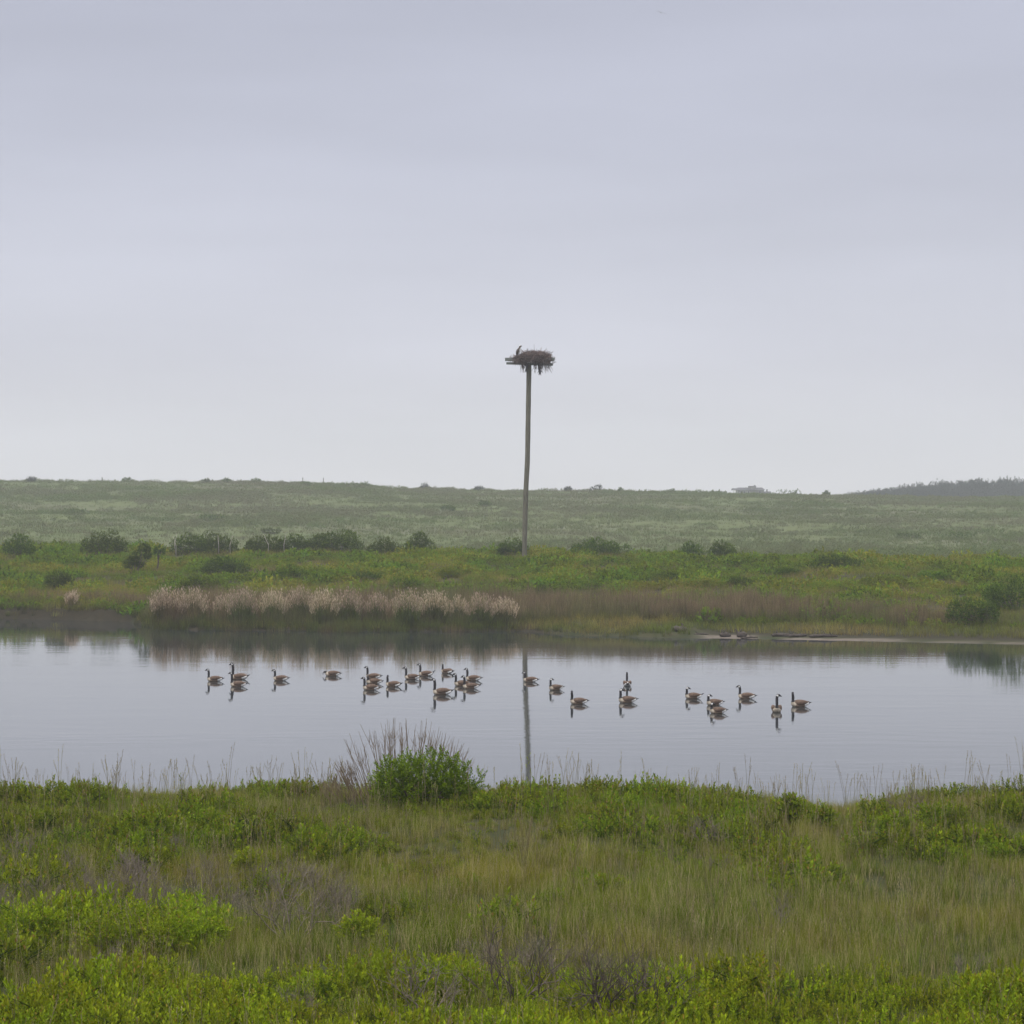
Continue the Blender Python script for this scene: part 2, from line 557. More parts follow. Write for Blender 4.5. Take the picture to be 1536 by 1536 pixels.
wx = np.linspace(-130, 130, 40)
wy = np.linspace(39, 135, 30)
WY, WX = np.meshgrid(wy, wx, indexing='ij')
idx = np.arange(WX.size).reshape(WX.shape)
Q = np.stack([idx[:-1, :-1], idx[:-1, 1:], idx[1:, 1:], idx[1:, :-1]], -1).reshape(-1, 4)
water = mesh_obj('pond_water', np.stack([WX, WY, WX * 0 + 0.0], -1).reshape(-1, 3), Q, water_mat(), smooth=True)
tag(water, kind='structure')

# ------------------------------------------------------------------ plant templates
R = np.random.default_rng(11)


def leaf(g, base, d, ln, wd, a, b, nrm=None):
    """one diamond leaf"""
    d = d / (np.linalg.norm(d) + 1e-9)
    s = np.cross(d, nrm if nrm is not None else R.normal(size=3))
    s /= np.linalg.norm(s) + 1e-9
    up = np.cross(s, d)
    mid = base + d * ln * 0.55
    V = [base, mid + s * wd * 0.5 + up * wd * 0.15, base + d * ln, mid - s * wd * 0.5 + up * wd * 0.15]
    g.add(V, [(0, 1, 2, 3)], a, b)


def sprig_arr(h=0.15, nleaf=17, ll=0.036, lw=0.0145, rng=R):
    g = Geo()
    for i in range(nleaf):
        t = (i + 0.5) / nleaf
        az = i * 2.4 + rng.uniform(-.3, .3)
        el = math.radians(28 + 45 * t + rng.uniform(-10, 10))
        d = np.array([math.cos(az) * math.cos(el), math.sin(az) * math.cos(el), math.sin(el)])
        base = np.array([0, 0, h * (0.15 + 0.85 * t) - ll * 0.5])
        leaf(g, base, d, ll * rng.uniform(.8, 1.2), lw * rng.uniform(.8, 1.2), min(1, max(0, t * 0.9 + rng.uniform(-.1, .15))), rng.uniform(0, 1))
    return g.arr()


SPR = [sprig_arr() for _ in range(6)]
SPR_BIG = [sprig_arr(0.2, 9, 0.10, 0.05) for _ in range(5)]      # coarser leaves for plants seen far off


def add_sprig(g, arrs, pos, sc, rz, tilt, tz, da=0.0, db=0.0):
    V = place(arrs, (0, 0, 0), rz, sc, tilt, tz)
    g.add(V + np.asarray(pos), arrs[1], np.clip(arrs[2] + da, 0, 1), np.clip(arrs[3] + db, 0, 1))


def cover_patch(seed, rad=0.42, n=46, h=0.34):
    """low dense shrub patch: many upright sprigs on an uneven top"""
    rng = np.random.default_rng(seed)
    g = Geo()
    for i in range(n):
        r = rad * math.sqrt(rng.uniform()) 
        a = rng.uniform(0, 6.283)
        x, y = r * math.cos(a), r * math.sin(a)
        top = h * (1 - 0.75 * (r / rad) ** 2) * rng.uniform(.7, 1.1)
        cl = rng.uniform(-.15, .15)
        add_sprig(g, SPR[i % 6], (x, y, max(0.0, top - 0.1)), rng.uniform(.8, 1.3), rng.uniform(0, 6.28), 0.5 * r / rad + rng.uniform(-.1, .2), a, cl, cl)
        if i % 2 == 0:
            add_sprig(g, SPR[(i + 3) % 6], (x * .9, y * .9, max(0.0, top * 0.5 - 0.08)), rng.uniform(.8, 1.2), rng.uniform(0, 6.28), 0.9, a, -0.45, -0.1)  # under-sprigs take darker leaf colour, painted shade beneath the patch
    for i in range(8):
        a = rng.uniform(0, 6.283)
        tube(g, [(0, 0, -0.05), (0.5 * rad * math.cos(a) * .6, 0.5 * rad * math.sin(a) * .6, h * .5), (rad * .75 * math.cos(a), rad * .75 * math.sin(a), h * .75)], [.008, .006, .003], 3, 0.0, 0.0)
    return g


def tuft(seed, n=34, rad=0.14, h=0.4, w=0.0062, lean=0.35, dry=0.18, seg=3):
    rng = np.random.default_rng(seed)
    g = Geo()
    for i in range(n):
        a = rng.uniform(0, 6.283)
        r = rad * math.sqrt(rng.uniform())
        hh = h * rng.uniform(.5, 1.1)
        la = rng.uniform(0, 6.283)
        ln = hh * lean * rng.uniform(.2, 1.3)
        wa = rng.uniform(0, 3.14)
        ww = w * rng.uniform(.7, 1.3)
        s = np.array([math.cos(wa), math.sin(wa), 0]) * ww * .5
        V, A = [], []
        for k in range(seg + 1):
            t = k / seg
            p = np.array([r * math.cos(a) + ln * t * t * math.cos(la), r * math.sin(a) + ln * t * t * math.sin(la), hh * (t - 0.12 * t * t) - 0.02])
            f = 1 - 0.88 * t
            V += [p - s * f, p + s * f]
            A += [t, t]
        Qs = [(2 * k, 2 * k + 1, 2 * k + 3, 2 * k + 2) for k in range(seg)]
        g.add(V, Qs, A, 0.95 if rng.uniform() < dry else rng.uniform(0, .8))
    return g


def branch(g, p, d, ln, r, depth, rng, spread=0.6, up=0.25, nb=(2, 4), a=.5):
    pts = [p]
    dd = d.copy()
    for k in range(3):
        dd = dd + rng.normal(size=3) * 0.16
        dd[2] += up * 0.25
        dd /= np.linalg.norm(dd)
        pts.append(pts[-1] + dd * ln / 3)
    r2 = r * 0.6
    tube(g, pts, np.linspace(r, r2, 4), 3, a, rng.uniform(0, 1))
    if depth > 0:
        for _ in range(rng.integers(nb[0], nb[1] + 1)):
            nd = dd + rng.normal(size=3) * spread
            nd[2] += up
            nd /= np.linalg.norm(nd)
            s = pts[rng.integers(2, 4)]
            branch(g, s, nd, ln * rng.uniform(.55, .85), r2, depth - 1, rng, spread, up, nb, a)


def dead_shrub(seed, h=0.6, stems=6, depth=3, r=0.009, spread=0.55, wide=0.7):
    rng = np.random.default_rng(seed)
    g = Geo()
    for i in range(stems):
        a = rng.uniform(0, 6.283)
        d = np.array([math.cos(a) * wide, math.sin(a) * wide, 1.0])
        d /= np.linalg.norm(d)
        branch(g, np.array([math.cos(a) * .04, math.sin(a) * .04, -0.05]), d, h * rng.uniform(.35, .5), r, depth, rng, spread, 0.2)
    return g


def seed_stalk(seed, h=0.8):
    rng = np.random.default_rng(seed)
    g = Geo()
    for j in range(3):
        a = rng.uniform(0, 6.28)
        hh = h * rng.uniform(.6, 1.05)
        l = hh * rng.uniform(.05, .25)
        x0, y0 = rng.uniform(-.08, .08, 2)
        pts = [(x0 + l * t * t * math.cos(a), y0 + l * t * t * math.sin(a), hh * t) for t in (0, .35, .7, 1)]
        tube(g, pts, [.0035, .003, .0024, .0018], 3, 0.4, rng.uniform(.2, .7))
        for k in range(9):
            t = 1 - 0.03 * k
            b = np.array([x0 + l * t * t * math.cos(a), y0 + l * t * t * math.sin(a), hh * t])
            leaf(g, b, np.array([rng.uniform(-.6, .6), rng.uniform(-.6, .6), 1.0]), .03, .010, .9, rng.uniform(.3, .8))
    return g


def bush_geo(seed, w, h, nspr, big=True, lobes=7, depth_f=0.8, lsc=1.0, lean=0.0, open_=0.25):
    """crown: leafy sprigs spread through several uneven lobes"""
    rng = np.random.default_rng(seed)
    g = Geo()
    L = []
    for k in range(lobes):
        t = (k + .5) / lobes
        lx = (t - .5) * w * 0.78 + rng.uniform(-.04, .04) * w
        ly = rng.uniform(-.3, .3) * w * depth_f
        prof = math.sqrt(max(0.0, 1 - (2 * t - 1) ** 2 * .75))
        lh = h * prof * rng.uniform(.72, 1.0)
        lr = max(0.12 * w, min(lh * 0.42, w * .24)) * rng.uniform(.85, 1.15)
        L.append((lx + lean * lh, ly, max(lr * .5, lh - lr), lr))
        if lh > 0.6 * h:
            L.append((lx * 1.05, ly * .5, max(lr * .6, (lh - lr) * .5), lr * 1.05))
    SP = SPR_BIG if big else SPR
    for i in range(nspr):
        x, y, z, r = L[i % len(L)]
        v = rng.normal(size=3)
        v /= np.linalg.norm(v)
        rr = r * rng.uniform(.45, 1.0) ** 0.6
        if rng.uniform() < open_ * .3:
            rr *= 1.18
        p = np.array([x, y, z]) + v * rr * np.array([1, 1, 0.85])
        if p[2] < 0.02:
            p[2] = rng.uniform(0.0, 0.1 * h)
        ta = math.atan2(v[1], v[0])
        ti = 0.35 + 0.7 * (1 - max(-.3, v[2])) * rng.uniform(.6, 1.1)
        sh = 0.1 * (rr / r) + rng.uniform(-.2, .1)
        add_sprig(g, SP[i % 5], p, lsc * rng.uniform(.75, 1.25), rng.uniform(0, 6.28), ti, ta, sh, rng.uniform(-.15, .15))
    return g, L


def stems_geo(seed, w, h, L, r=0.02):
    rng = np.random.default_rng(seed)
    g = Geo()
    for (x, y, z, lr) in L:
        b = np.array([x * .25, y * .25, -0.08])
        t = np.array([x, y, z])
        m = (b + t) / 2 + rng.normal(size=3) * .04 * w
        tube(g, [b, b * .4 + m * .6, m, t], [r, r * .8, r * .7, r * .3], 4, .5, .5)
    return g


# ------------------------------------------------------------------ scatter (one stuff object each)
def scatter(name, pts, templates, zrot=None, scale=(0.8, 1.2), seed=1, zs=None):
    rng = np.random.default_rng(seed)
    n = len(pts)
    me = bpy.data.meshes.new(name)
    me.vertices.add(n)
    me.vertices.foreach_set("co", np.asarray(pts, np.float32).ravel())
    rot = np.zeros((n, 3), np.float32)
    rot[:, 0] = rng.normal(size=n) * .05
    rot[:, 1] = rng.normal(size=n) * .05
    rot[:, 2] = rng.uniform(0, 6.283, n)
    s = rng.uniform(scale[0], scale[1], n)
    sc = np.stack([s, s, s * rng.uniform(.8, 1.2, n)], 1)
    if zs is not None:
        sc = sc * np.asarray(zs)[:, None]
    for nm, arr in (("rot", rot), ("scl", sc)):
        a = me.attributes.new(nm, 'FLOAT_VECTOR', 'POINT')
        a.data.foreach_set("vector", np.asarray(arr, np.float32).ravel())
    a = me.attributes.new("pick", 'INT', 'POINT')
    a.data.foreach_set("value", rng.integers(0, len(templates), n).astype(np.int32))
    o = bpy.data.objects.new(name, me)
    COL.objects.link(o)
    ng = bpy.data.node_groups.new("scatter_" + name, 'GeometryNodeTree')
    ng.interface.new_socket("Geometry", in_out='INPUT', socket_type='NodeSocketGeometry')
    ng.interface.new_socket("Geometry", in_out='OUTPUT', socket_type='NodeSocketGeometry')
    gi = ng.nodes.new('NodeGroupInput')
    go = ng.nodes.new('NodeGroupOutput')
    join = ng.nodes.new('GeometryNodeJoinGeometry')
    for t in templates:
        ob = ng.nodes.new('GeometryNodeObjectInfo')
        ob.inputs['Object'].default_value = t
        g2 = ng.nodes.new('GeometryNodeGeometryToInstance')
        ng.links.new(ob.outputs['Geometry'], g2.inputs[0])
        ng.links.new(g2.outputs[0], join.inputs[0])
    iop = ng.nodes.new('GeometryNodeInstanceOnPoints')
    ng.links.new(gi.outputs[0], iop.inputs['Points'])
    ng.links.new(join.outputs[0], iop.inputs['Instance'])
    iop.inputs['Pick Instance'].default_value = True
    for nm, ty, sock in (("pick", 'INT', 'Instance Index'), ("rot", 'FLOAT_VECTOR', 'Rotation'), ("scl", 'FLOAT_VECTOR', 'Scale')):
        na = ng.nodes.new('GeometryNodeInputNamedAttribute')
        na.data_type = ty
        na.inputs['Name'].default_value = nm
        src = na.outputs['Attribute']
        if sock == 'Rotation':
            e2r = ng.nodes.new('FunctionNodeEulerToRotation')
            ng.links.new(src, e2r.inputs[0])
            src = e2r.outputs[0]
        ng.links.new(src, iop.inputs[sock])
    ng.links.new(iop.outputs[0], go.inputs[0])
    md = o.modifiers.new("scatter", 'NODES')
    md.node_group = ng
    tag(o, kind='stuff')
    return o


def tmpl(g, name, mat):
    return g.obj(name, mat, link=False)


def field(y0, y1, step, margin=3.0, half=0.262, seed=5):
    """jittered points over the ground in the wedge the photograph looks into, plus a margin"""
    rng = np.random.default_rng(seed)
    P = []
    y = y0
    while y < y1:
        hw = half * y + margin
        xs = np.arange(-hw, hw, step)
        P.append(np.stack([xs + rng.uniform(-.5, .5, len(xs)) * step, y + rng.uniform(-.5, .5, len(xs)) * step], 1))
        y += step
    P = np.concatenate(P)
    z = height(P[:, 0], P[:, 1])
    px = px_of(P[:, 0], P[:, 1])
    return P, z, px, rng


def pts3(P, z, m, dz=0.0):
    return np.stack([P[m, 0], P[m, 1], z[m] + dz], 1)


# ---- near meadow
P, z, px, rng = field(13, 40.5, 0.23, 3.2, seed=21)
ptop = YH + F * (HC - (z + 0.40)) / P[:, 1]
nj = (fbm(P[:, 0] / 0.9, P[:, 1] / 0.9, 31) - 0.5)
pt = ptop + 70 * nj
mA = pt > np.interp(px, [0, 100, 180, 450, 600, 700, 880, 1000, 1536], [1462, 1462, 1432, 1432, 1425, 1402, 1415, 1446, 1428])
pt2 = ptop + 60 * nj
upper_lo = np.interp(px, [0, 330, 700, 900, 1100, 1180, 1240, 1300, 1536], [1272, 1282, 1288, 1302, 1292, 1262, 1196, 1240, 1262])
mC = (pt2 < upper_lo) & (pt2 > 1150) & ~((px > 1230) & (px < 1290))
mL = (px < 330 + 60 * nj) & (pt2 > 1312) & (pt2 < 1375)
mE = (np.abs(px - 1190) < 60) & (np.abs(pt2 - 1287) < 14)
dens = fbm(P[:, 0] / 1.4, P[:, 1] / 1.1, 41)
u01 = rng.uniform(0, 1, len(P))
hv = hv0 = (0.55 + 0.60 * vnoise(P[:, 0] / .5, P[:, 1] / .5, 91)) * (0.5 + 0.9 * sm(.3, .7, vnoise(P[:, 0] / 1.25, P[:, 1] / 1.0, 95)))
hv = np.where(mA, 0.35 + 0.6 * hv0, hv0) * (1 - .15 * sm(32.5, 34.5, P[:, 1]))
bright = mA & (dens > 0.13) & (u01 < 0.66)
dark = ((mC & (dens > np.where(px > 1150, .42, .33))) | mE) & (u01 < 0.62)
lefty = mL & (u01 < 0.40)
some = ~(mA | mC | mL) & (dens > np.where((px < 900) & (pt > 1365), .5, .64)) & (u01 < 0.3) & (px < 1080)
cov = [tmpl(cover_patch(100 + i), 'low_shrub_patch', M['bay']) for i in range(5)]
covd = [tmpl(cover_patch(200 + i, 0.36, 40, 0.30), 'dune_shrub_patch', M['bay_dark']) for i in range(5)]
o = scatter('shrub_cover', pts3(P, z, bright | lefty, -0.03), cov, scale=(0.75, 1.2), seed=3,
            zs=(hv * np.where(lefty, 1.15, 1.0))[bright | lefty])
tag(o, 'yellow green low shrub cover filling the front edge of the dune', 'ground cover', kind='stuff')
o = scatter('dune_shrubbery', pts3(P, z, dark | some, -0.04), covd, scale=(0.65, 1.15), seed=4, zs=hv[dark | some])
tag(o, 'darker green low shrub cover along the crest above the pond', 'ground cover', kind='stuff')

P, z, px, rng = field(13, 43, 0.105, 3.0, seed=22)
ptop = YH + F * (HC - (z + 0.3)) / P[:, 1]
nj = fbm(P[:, 0] / 1.2, P[:, 1] / 1.2, 33)
u01 = rng.uniform(0, 1, len(P))
dn = 0.55 + 0.7 * sm(0.35, 0.6, nj)
tw = (px < 530) & (ptop > 1280) & (ptop < 1350)
gm = u01 < dn * np.where(ptop > 1450, 0.2, np.where((ptop < 1275) & (px < 1200), .55, 0.7)) * np.where(tw, .45, 1)
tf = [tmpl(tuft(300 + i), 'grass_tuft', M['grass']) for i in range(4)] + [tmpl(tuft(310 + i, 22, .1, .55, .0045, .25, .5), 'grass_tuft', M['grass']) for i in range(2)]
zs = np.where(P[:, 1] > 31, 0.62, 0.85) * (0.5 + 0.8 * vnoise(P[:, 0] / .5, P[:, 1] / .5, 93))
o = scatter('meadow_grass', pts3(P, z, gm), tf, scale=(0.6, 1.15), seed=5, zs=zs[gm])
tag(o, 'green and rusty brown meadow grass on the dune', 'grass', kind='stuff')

P, z, px, rng = field(17, 39.5, 0.30, 3.0, seed=23)
u01 = rng.uniform(0, 1, len(P))
cl = fbm(P[:, 0] / 1.1, P[:, 1] / 1.5, 35)
gm = u01 < np.where(P[:, 1] > 34, 0.16 + 0.5 * sm(.5, .7, cl), 0.09 + 0.45 * sm(.5, .68, cl))
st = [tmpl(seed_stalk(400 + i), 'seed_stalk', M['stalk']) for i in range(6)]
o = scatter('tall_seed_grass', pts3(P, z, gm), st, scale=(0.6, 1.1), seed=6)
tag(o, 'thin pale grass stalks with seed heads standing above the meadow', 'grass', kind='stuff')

P, z, px, rng = field(20, 33, 0.34, 3.0, seed=24)
ptop = YH + F * (HC - (z + 0.35)) / P[:, 1] + 40 * (fbm(P[:, 0], P[:, 1], 37) - .5)
u01 = rng.uniform(0, 1, len(P))
gm = ((px < 540) & (ptop > 1285) & (ptop < 1350) & (u01 < .34)) | ((px > 600) & (px < 1010) & (ptop > 1400) & (ptop < 1450) & (u01 < .18)) | (u01 < .006)
dt = [tmpl(dead_shrub(500 + i, .52, 5, 3, .008, .55, .55), 'dead_twigs', M['twig']) for i in range(5)]
o = scatter('dead_twig_undergrowth', pts3(P, z, gm), dt, scale=(0.7, 1.15), seed=7)
tag(o, 'grey leafless twigs tangled through the grass on the dune', 'undergrowth', kind='stuff')

# bushes of the far bank : px, d, width px, top row, base row
BK = [
    (27, 152, 44, 799, 'small dark round bush on the bank crest at the far left'),
    (156, 153, 64, 793, 'large round bush standing alone on the bank crest'),
    (201, 137, 26, 815, 'bush leaning right, just left of the small tree on a stem'),
    (285, 154, 52, 797, 'bush with bleached sticks on the crest, left one of a close pair'),
    (324, 155, 56, 794, 'bush with bleached sticks on the crest, right one of a close pair'),
    (340, 134, 66, 829, 'broad dark bush below the crest, in front of the close pair'),
    (400, 155, 52, 796, 'low bush with bleached sticks at the left end of the long bush row'),
    (443, 155, 40, 796, 'narrow bush second from the left in the long bush row'),
    (478, 156, 36, 798, 'smallest bush in the middle of the long bush row'),
    (512, 155, 66, 794, 'widest bush of the long bush row, left of the low one'),
    (574, 154, 40, 803, 'low bush near the right end of the long bush row'),
    (618, 153, 42, 798, 'bush leaning right with pale green foot, last of the long bush row'),
    (770, 152, 54, 806, 'low bush behind the foot of the tall pole'),
    (903, 151, 92, 803, 'wide domed bush on the crest right of the tall pole'),
    (1038, 152, 34, 812, 'small bush on the crest, left of a rounder one'),
    (1083, 152, 40, 808, 'small rounded bush on the crest under the distant house'),
    (1258, 133, 80, 830, 'dark spreading bush below the crest at the right'),
    (88, 125, 40, 852, 'low dark bush on the left part of the bank slope'),
    (438, 128, 54, 846, 'low green bush on the slope below the bush row'),
    (548, 127, 50, 858, 'low green bush on the slope above the pale reeds'),
    (1000, 126, 48, 856, 'low green bush on the slope right of the tall pole'),
    (1110, 122, 40, 870, 'low dark bush just above the brown rushes'),
    (815, 118, 28, 877, 'small dark bush at the right end of the pale reeds'),
    (1460, 102, 74, 890, 'dense dark bush by the shore near the right edge'),
    (1525, 106.5, 96, 862, 'large dark bush at the right edge of the bank'),
    (1180, 128, 44, 857, 'low bush on the slope left of the dark spreading bush'),
    (1400, 124, 50, 866, 'low green bush on the slope left of the large edge bush'),
    (675, 130, 44, 850, 'low green bush on the slope left of the pole'),
    (885, 121, 54, 869, 'green mound of bush above the rushes, first one right of the pole'),
    (965, 119.5, 64, 873, 'wide green mound of bush just above the rushes, under the domed crest bush'),
    (1062, 121, 56, 868, 'green mound of bush above the rushes, in line under the small rounded crest bush'),
    (1240, 118, 60, 873, 'green mound of bush above the rushes, under the dark spreading bush'),
    (1325, 119, 66, 864, 'green mound of bush above the rushes, the farthest right one'),
    (610, 121, 60, 862, 'green mound of bush rising behind the brightest reeds'),
    (300, 122, 66, 860, 'green mound of bush rising behind the leftmost reeds'),
]

# ---- far bank
P, z, px, rng = field(94, 178, 0.62, 6, 0.255, seed=25)
t = P[:, 1] - shore_d(px)
cl = fbm(P[:, 0] / 4.0, P[:, 1] / 4.0, 51)
u01 = rng.uniform(0, 1, len(P))
edge = np.where(px > 1040, 4.6, np.where(px < 220, 1.6, 9.0))
clear = np.ones(len(P), bool)
for b_ in BK:
    bx_, wm = gx(b_[0], b_[1]), b_[2] / (F / b_[1])
    clear &= ~((np.abs(P[:, 0] - bx_) < wm * .5) & (P[:, 1] > b_[1] - 4.5) & (P[:, 1] < b_[1] + 1))
m = clear & (t > np.where(px < 220, .5, edge)) & (t < 62) & (u01 < (0.18 + 0.6 * sm(.38, .55, cl)))
bh = 0.3 + 1.35 * vnoise(P[:, 0] / 1.5, P[:, 1] / 2.2, 92) ** 1.3


def bank_patch(seed, rad=0.75, n=42, h=0.42):
    rng = np.random.default_rng(seed)
    g = Geo()
    for i in range(n):
        r = rad * math.sqrt(rng.uniform())
        a = rng.uniform(0, 6.283)
        top = h * (1 - 0.6 * (r / rad) ** 2) * rng.uniform(.6, 1.15)
        cl = rng.uniform(-.2, .2)
        add_sprig(g, SPR_BIG[i % 5], (r * math.cos(a), r * math.sin(a), max(0, top - .12)), rng.uniform(.7, 1.2), rng.uniform(0, 6.28), .6 * r / rad + rng.uniform(0, .3), a, cl, cl)
    return g


bp = [tmpl(bank_patch(600 + i), 'bank_shrub_patch', M['bankgreen']) for i in range(5)]
o = scatter('bank_shrub_cover', pts3(P, z, m, -.03), bp, scale=(0.6, 1.25), seed=8, zs=bh[m])
tag(o, 'green scrub cover over the far bank of the pond', 'ground cover', kind='stuff')

P, z, px, rng = field(94, 172, 0.40, 5, 0.255, seed=26)
t = P[:, 1] - shore_d(px)
u01 = rng.uniform(0, 1, len(P))
m = (t > np.where(px > 1030, 2.2, .1)) & (t < 58) & (u01 < np.where(t < 9, .95, .38))
bt = [tmpl(tuft(700 + i, 26, .3, .42, .016, .4, .15, 2), 'bank_grass_tuft', M['bankgrass']) for i in range(4)]
o = scatter('bank_grass', pts3(P, z, m), bt, scale=(0.7, 1.25), seed=9)
tag(o, 'rough grass growing over the far bank down to the water', 'grass', kind='stuff')

# brown rush belt behind and beside the pale reeds
P, z, px, rng = field(96, 122, 0.36, 4, 0.255, seed=27)
t = P[:, 1] - shore_d(px) + 3.0 * (fbm(P[:, 0] / 3, P[:, 1] / 3, 53) - .5)
lo = np.interp(px, [-300, 60, 200, 240, 780, 860, 1050, 1250, 1400, 1536, 1900], [9, 3, 2.0, 0.6, 1.2, 4.2, 4.6, 4.8, 5, 6, 6])
hi = np.interp(px, [-300, 60, 200, 240, 780, 860, 1050, 1250, 1400, 1536, 1900], [9, 4.5, 6.5, 9, 10.5, 11, 11, 10, 8.5, 6.8, 6.8])
u01 = rng.uniform(0, 1, len(P))
m = (t > lo) & (t < hi) & (u01 < .8)
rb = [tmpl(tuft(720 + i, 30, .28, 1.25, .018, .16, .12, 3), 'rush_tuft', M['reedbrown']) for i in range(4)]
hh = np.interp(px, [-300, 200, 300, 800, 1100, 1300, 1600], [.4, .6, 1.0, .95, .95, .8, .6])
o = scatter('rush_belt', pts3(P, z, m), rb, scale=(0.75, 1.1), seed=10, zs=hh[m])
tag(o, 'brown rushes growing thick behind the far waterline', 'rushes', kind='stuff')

# dark green sedge at the foot of the reeds
m = (t > np.where(px > 215, -0.6, .15)) & (t < 3.2) & (px < 1010) & (u01 < .85)
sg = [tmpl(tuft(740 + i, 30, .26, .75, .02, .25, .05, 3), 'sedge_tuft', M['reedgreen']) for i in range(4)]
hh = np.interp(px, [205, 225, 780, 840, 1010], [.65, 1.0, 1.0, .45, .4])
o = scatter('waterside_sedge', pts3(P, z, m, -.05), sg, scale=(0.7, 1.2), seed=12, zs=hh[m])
tag(o, 'dark green sedge standing in the edge of the water', 'sedge', kind='stuff')

# ---- far hillside
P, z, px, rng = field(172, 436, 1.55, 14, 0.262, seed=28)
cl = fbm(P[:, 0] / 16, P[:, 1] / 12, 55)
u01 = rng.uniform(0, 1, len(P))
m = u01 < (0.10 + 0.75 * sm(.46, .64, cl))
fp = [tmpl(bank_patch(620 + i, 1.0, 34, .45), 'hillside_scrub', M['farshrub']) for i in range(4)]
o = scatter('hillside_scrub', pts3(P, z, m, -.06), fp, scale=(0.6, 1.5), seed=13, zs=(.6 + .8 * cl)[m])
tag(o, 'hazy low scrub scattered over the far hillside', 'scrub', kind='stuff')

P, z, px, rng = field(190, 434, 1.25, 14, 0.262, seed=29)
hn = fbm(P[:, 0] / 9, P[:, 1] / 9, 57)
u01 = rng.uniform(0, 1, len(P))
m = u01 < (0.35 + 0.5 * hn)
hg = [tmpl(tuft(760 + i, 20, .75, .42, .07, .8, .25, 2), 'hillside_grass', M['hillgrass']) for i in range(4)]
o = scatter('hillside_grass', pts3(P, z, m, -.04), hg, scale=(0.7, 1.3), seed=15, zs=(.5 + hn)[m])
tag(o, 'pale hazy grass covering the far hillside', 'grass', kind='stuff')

# ---- wood on the right skyline
rng = np.random.default_rng(77)
TPX = [1255, 1290, 1330, 1360, 1395, 1440, 1536, 2000]
TPY = [741, 736, 732, 727, 722.5, 719, 717.5, 715]
wp, wz = [], []
wg = []
for i in range(5):
    g, L = bush_geo(800 + i, 6.0, 5.0, 300, True, 6, .9, 2.2)
    tube(g, [(0, 0, -.5), (0, 0, 3)], [.2, .1], 4, 0, 0)
    wg.append(tmpl(g, 'wood_tree', M['farwood']))
for k in range(520):
    p_ = rng.uniform(1262, 1760)
    d = rng.uniform(640, 700)
    x = gx(p_, d)
    zz = hz(x, d)
    top = HC + (YH - np.interp(p_, TPX, TPY)) / F * d
    wp.append((x, d, zz))
    wz.append(max(0.3, (top - zz) / 5.0) * rng.uniform(.86, 1.04))
o = scatter('distant_wood', np.array(wp), wg, scale=(.97, 1.0), seed=14, zs=np.array(wz))
tag(o, 'hazy blue grey wood along the skyline behind the hillside', 'wood', kind='stuff')


# ------------------------------------------------------------------ individual plants
def bush(name, label, cat, group, px_, d, w, h, seed, mat='darkbush', big=True, nspr=160, lobes=6, lsc=1.0, lean=0.0, r=.02, crown='foliage', sink=0.0):
    x = gx(px_, d)
    t_ = empty(name, (x, d, hz(x, d) - sink))
    tag(t_, label, cat, group)
    g, L = bush_geo(seed, w, h, nspr, big, lobes, .8, lsc, lean)
    g.obj(crown, M[mat], t_)
    stems_geo(seed + 1, w, h, L, r).obj('stem', M['bark'], t_)
    return t_


# main bush by the pond edge, with bare shrub behind
BD = 35.6
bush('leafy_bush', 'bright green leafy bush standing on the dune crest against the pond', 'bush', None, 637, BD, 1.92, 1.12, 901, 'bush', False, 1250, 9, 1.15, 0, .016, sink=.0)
x0 = gx(600, 36.3)
bs = empty('bare_shrub', (x0, 36.3, hz(x0, 36.3)))
tag(bs, 'leafless shrub of fine brown stems fanning out behind the green bush', 'shrub')
rng = np.random.default_rng(5)
g = Geo()
for i in range(150):
    u = rng.uniform(-1.25, 1.05)
    bx = u * 0.95 + rng.normal() * .05
    lean = 0.45 * u + rng.normal() * .12 - (0.15 if u < -.3 else 0)
    H_ = (1.43 - 0.78 * abs(u - .1) ** 1.6) * rng.uniform(.75, 1.03)
    if u < -0.55:
        H_ *= .8
    y_ = rng.uniform(-.25, .25)
    pts = [np.array([bx, y_, -.05])]
    for k in range(1, 5):
        tq = k / 4
        pts.append(np.array([bx + lean * H_ * tq * .8 + rng.normal() * .012, y_ + rng.normal() * .02, H_ * tq]))
    tube(g, pts, [.007, .0065, .0055, .0042, .0025], 3, .5, .5)
    for j in range(4):
        k = rng.integers(2, 5)
        s = pts[k] if k < 4 else pts[3]
        e = s + np.array([rng.uniform(-.09, .09) + lean * .08, rng.uniform(-.05, .05), rng.uniform(.07, .2)])
        tube(g, [s, (s + e) / 2 + rng.normal(size=3) * .006, e], [.003, .0025, .0016], 3, .5, .5)
g.obj('branch', M['twig_brown'], bs)

